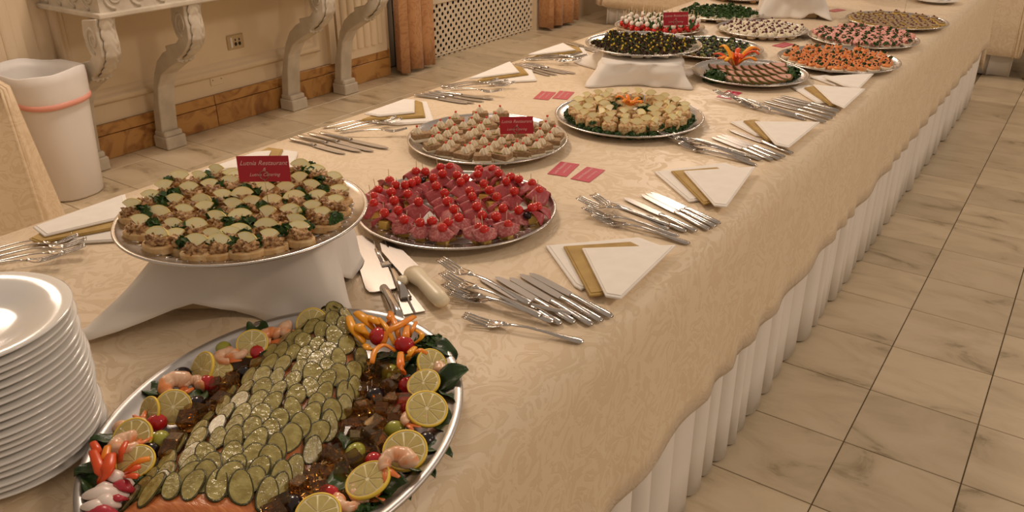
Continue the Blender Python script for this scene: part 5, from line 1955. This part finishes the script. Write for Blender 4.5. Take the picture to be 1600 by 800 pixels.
SHR = [shrimp_geo(0), shrimp_geo(1, 3.7), shrimp_geo(2, 4.8)]
shp = [((424, 530), .03, 0.4, 1.05), ((455, 517), .03, 1.4, .95), ((523, 497), .034, 2.2, .95), ((276, 608), .03, .6, 1.15), ((300, 604), .026, -.6, .9), ((354, 561), .032, .2, .9), ((371, 553), .030, 2.0, .9), ((208, 664), .032, 2.8, .95),
       ((200, 697), .036, .9, 1.05), ((646, 659), .034, -.5, .9), ((618, 727), .048, -.35, 1.1), ((672, 581), .032, -.9, 1.0), ((572, 772), .026, .6, .95), ((544, 786), .026, 2.2, .85), ((205, 715), .026, -2.2, .85)]
shl = ['curled shrimp left of the salmon tail', 'pale shrimp above the green olive at the salmon tail', 'shrimp behind the salmon tail tip', 'large pink shrimp at the left rim below the black olive', 'small shrimp beside the large pink one at left', 'shrimp resting on the folded lemon slice',
       'shrimp between the folded lemon and the upper left tomato', 'pale shrimp left of the far left tomato', 'orange shrimp over the left lemon slice', 'shrimp under the large upper right lemon slice', 'shrimp curled on the lowest whole lemon slice', 'striped shrimp at the upper right between two lemon slices',
       'shrimp under the tilted lemon slice at the bottom', 'shrimp at the bottom edge beside the parsley', 'pale shrimp beneath the orange shrimp at left']
for i, ((q, z, rz, s), lb) in enumerate(zip(shp, shl)):
    p = on_platter(q, TZ + z)
    b = SHR[i % 3]
    place('shrimp', [('body', b[0], I4), ('tail_fan', b[1], I4)], TR(p.x, p.y, TZ + z, rz=rz + YAW, rx=rng.uniform(-.2, .3), s=s), lb, 'shrimp', 'shrimps on the salmon platter')


# aspic cubes
def inpoly(p, poly):
    c = False
    for i in range(len(poly)):
        a, b = poly[i], poly[i - 1]
        if (a[1] > p[1]) != (b[1] > p[1]) and p[0] < (b[0] - a[0]) * (p[1] - a[1]) / (b[1] - a[1]) + a[0]:
            c = not c
    return c


ASP = [mesh('aspic_cube', *bbox(-a, a, -b, b, -c_, c_, .0007), 'aspic', False) for a, b, c_ in ((.0082, .0082, .0075), (.0100, .0075, .0070), (.0072, .0068, .0068))]
polyR = [(572, 570), (612, 560), (640, 622), (622, 662), (575, 712), (545, 742), (500, 775), (470, 800), (415, 815), (452, 770), (492, 728), (525, 695), (548, 655), (566, 612)]
polyL = [(405, 575), (345, 592), (300, 648), (268, 676), (252, 712), (262, 716), (318, 660), (372, 604), (420, 552)]
rng = random.Random(91)
done = []
for poly, want, lb in ((polyR, 58, 'amber aspic cube heaped along the right side of the salmon'), (polyL, 22, 'amber aspic cube heaped along the left side of the salmon')):
    got = tries = 0
    while got < want and tries < 6000:
        tries += 1
        q = (rng.uniform(230, 660), rng.uniform(540, 815))
        if not inpoly(q, poly):
            continue
        lay_ = rng.choice((0, 0, 1))
        z = TZ + .0165 + .0125 * lay_
        p = P(*q, z)
        if any((p - d_).length < .0150 for d_ in done):
            continue
        done.append(p)
        got += 1
        tag(link('aspic_cube', ASP[got % 3], None, TR(p.x, p.y, z, rz=rng.uniform(0, 3), rx=rng.uniform(-.35, .35), ry=rng.uniform(-.35, .35), s=rng.uniform(1.1, 1.5))), lb, 'aspic', 'aspic cubes')


# spinach leaves
def leaf_geo(seed, L=.055, W=.034):
    rg = random.Random(seed)
    ph = rg.uniform(0, 6)

    def fn(u, v):
        hw = W / 2 * math.sin(PI * (0.06 + .9 * u)) ** .8
        x = (v - .5) * 2
        return Vector((L * (u - .5), hw * x, .012 * math.sin(PI * u) + .006 * abs(x) + .0035 * math.sin(9 * u + ph) * x * x))
    return thicken(grid(13, 7, fn), .0008)


LF = [mesh('spinach_leaf', *leaf_geo(i), 'spinach') for i in range(3)]
lfp = [(690, 548, .036), (706, 590, .036), (700, 622, .03), (690, 660, .026), (678, 705, .024), (655, 738, .024), (618, 765, .022), (590, 785, .020), (545, 692, .022), (536, 760, .020), (243, 612, .030), (165, 692, .034), (150, 738, .034), (150, 765, .03), (308, 625, .022), (425, 562, .020),
       (625, 572, .024), (600, 566, .024), (655, 560, .026), (400, 520, .03), (280, 640, .02), (690, 575, .025), (640, 590, .02)]
rng = random.Random(95)
for i, (a, b, z) in enumerate(lfp):
    p = P(a, b, TZ + z)
    rim = Vector((p.x - PC.x, p.y - PC.y, 0))
    tag(link('spinach_leaf', LF[i % 3], None, TR(p.x, p.y, TZ + z - .006, rz=math.atan2(rim.y, rim.x) + rng.choice((0, 1.2, -1.2)), rx=rng.uniform(-.4, .4), ry=rng.uniform(-.5, .1), s=rng.uniform(.8, 1.15))),
        'dark green spinach leaf ' + ('at the upper right rim of the salmon platter' if a > 640 and b < 640 else 'along the lower right rim of the salmon platter' if a > 520 and b > 640 else 'under the pepper flower' if a > 540 else 'on the left side of the salmon platter'), 'leaf', 'spinach leaves')
for i, (a, b, z, s, lb) in enumerate(((672, 540, .022, .95, 'curly kale bunch right of the pepper flower'), (605, 566, .014, .8, 'curly parsley under the orange pepper flower'), (575, 792, .014, .7, 'curly parsley at the bottom edge of the platter'), (428, 512, .016, .6, 'curly parsley behind the shrimp at the upper rim'), (300, 752, .01, .01, ''), (228, 752, .018, .6, 'curly parsley beside the red pepper garnish'))):
    if not lb:
        continue
    p = P(a, b, TZ + z + .01)
    tag(link('parsley_bunch', PBUNCH[i % 3], None, TR(p.x, p.y, TZ + z, s=s)), lb, 'parsley')


# orange pepper flower strips, traced where they lie
def strips_px(lst, ox, oy, k, zz, r_):
    out = []
    for pts, w_ in lst:
        n_ = len(pts)
        q = []
        for i, (a, b) in enumerate(pts):
            f = i / (n_ - 1)
            z = TZ + zz[0] + (zz[1] - zz[0]) * f + .010 * math.sin(PI * f)
            q.append(P(ox + a / k, oy + b / k, z))
        out.append((smooth_path(q, 12), r_ * w_))
    return out


fl = [([(25, 125), (60, 220), (150, 330)], 1.0), ([(85, 92), (160, 150), (232, 235)], 1.25), ([(165, 125), (240, 160), (275, 215)], 1.1), ([(80, 200), (130, 220), (170, 290)], 1.5)]
fl2 = [([(535, 122), (430, 185), (330, 240), (288, 335)], 1.2), ([(345, 85), (390, 190), (418, 305)], .8), ([(255, 135), (320, 210), (385, 345)], .7), ([(205, 488), (230, 390), (300, 345), (388, 392)], .8),
       ([(430, 405), (430, 500), (458, 570)], 1.0), ([(540, 225), (595, 260), (580, 300), (515, 345)], .7), ([(550, 165), (520, 230), (500, 295)], .6), ([(640, 410), (570, 388), (500, 440)], .9), ([(542, 362), (500, 410), (485, 465)], .9), ([(480, 195), (470, 280), (470, 320)], 1.0),
       ([(355, 95), (345, 140), (330, 200)], 1.0)]
lw = [(150, 345), (180, 372), (222, 385)]
flower('pepper_flower', I4, 'yellow-orange carved pepper flower at the salmon tail, left of the pair', strips_px(fl, 540, 470, 5, (.060, .040), .0075), ['pepper_yellow'])
flower('pepper_flower', I4, 'orange carved pepper flower with thin strips, right of the pair', strips_px(fl2 + [(lw, 1.0)], 540, 470, 5, (.055, .042), .0062), ['pepper_orange', 'pepper_orange', 'pepper_yellow'])
fr = [([(125, 255), (160, 330), (190, 475)], 1.0), ([(125, 320), (180, 470), (190, 585)], 1.2), ([(240, 285), (215, 400), (210, 470)], 1.0), ([(265, 350), (235, 480), (190, 590)], 1.5), ([(385, 250), (345, 340), (335, 415)], .8), ([(572, 382), (470, 410), (370, 490)], 1.0), ([(495, 440), (430, 470), (370, 505)], .9), ([(478, 525), (420, 515), (360, 520)], .9)]
flower('pepper_garnish', I4, 'red-orange carved pepper garnish at the lower left of the platter', strips_px(fr, 120, 640, 5, (.058, .034), .0058), ['pepper_scarlet', 'pepper_scarlet', 'pepper_orange'])
# radish rose
t = thing('radish_rose', I4, 'white and red carved radish at the bottom left of the platter', 'radish')
for pts, w_, m in (([(175, 490), (300, 520), (445, 590)], 1.3, 'radish_white'), ([(285, 572), (370, 590), (450, 640)], 1.2, 'radish_red'), ([(50, 672), (200, 650), (410, 668)], 1.6, 'radish_white'), ([(245, 690), (320, 690), (400, 700)], .8, 'radish_red'),
                   ([(150, 690), (230, 710), (345, 750)], 1.4, 'radish_white'), ([(40, 755), (150, 750), (300, 790)], 1.3, 'radish_white'), ([(70, 800), (200, 790), (340, 830)], 1.2, 'radish_red'), ([(120, 640), (220, 600), (300, 610)], 1.2, 'radish_white')):
    q = strips_px([(pts, w_)], 120, 640, 5, (.038, .034), .0072)[0]
    n_ = len(q[0])
    link('petal', mesh('petal', *tube(q[0], [q[1] * max(.25, math.sin(PI * (.1 + .8 * k / (n_ - 1)))) for k in range(n_)], 10, .6), m), t)
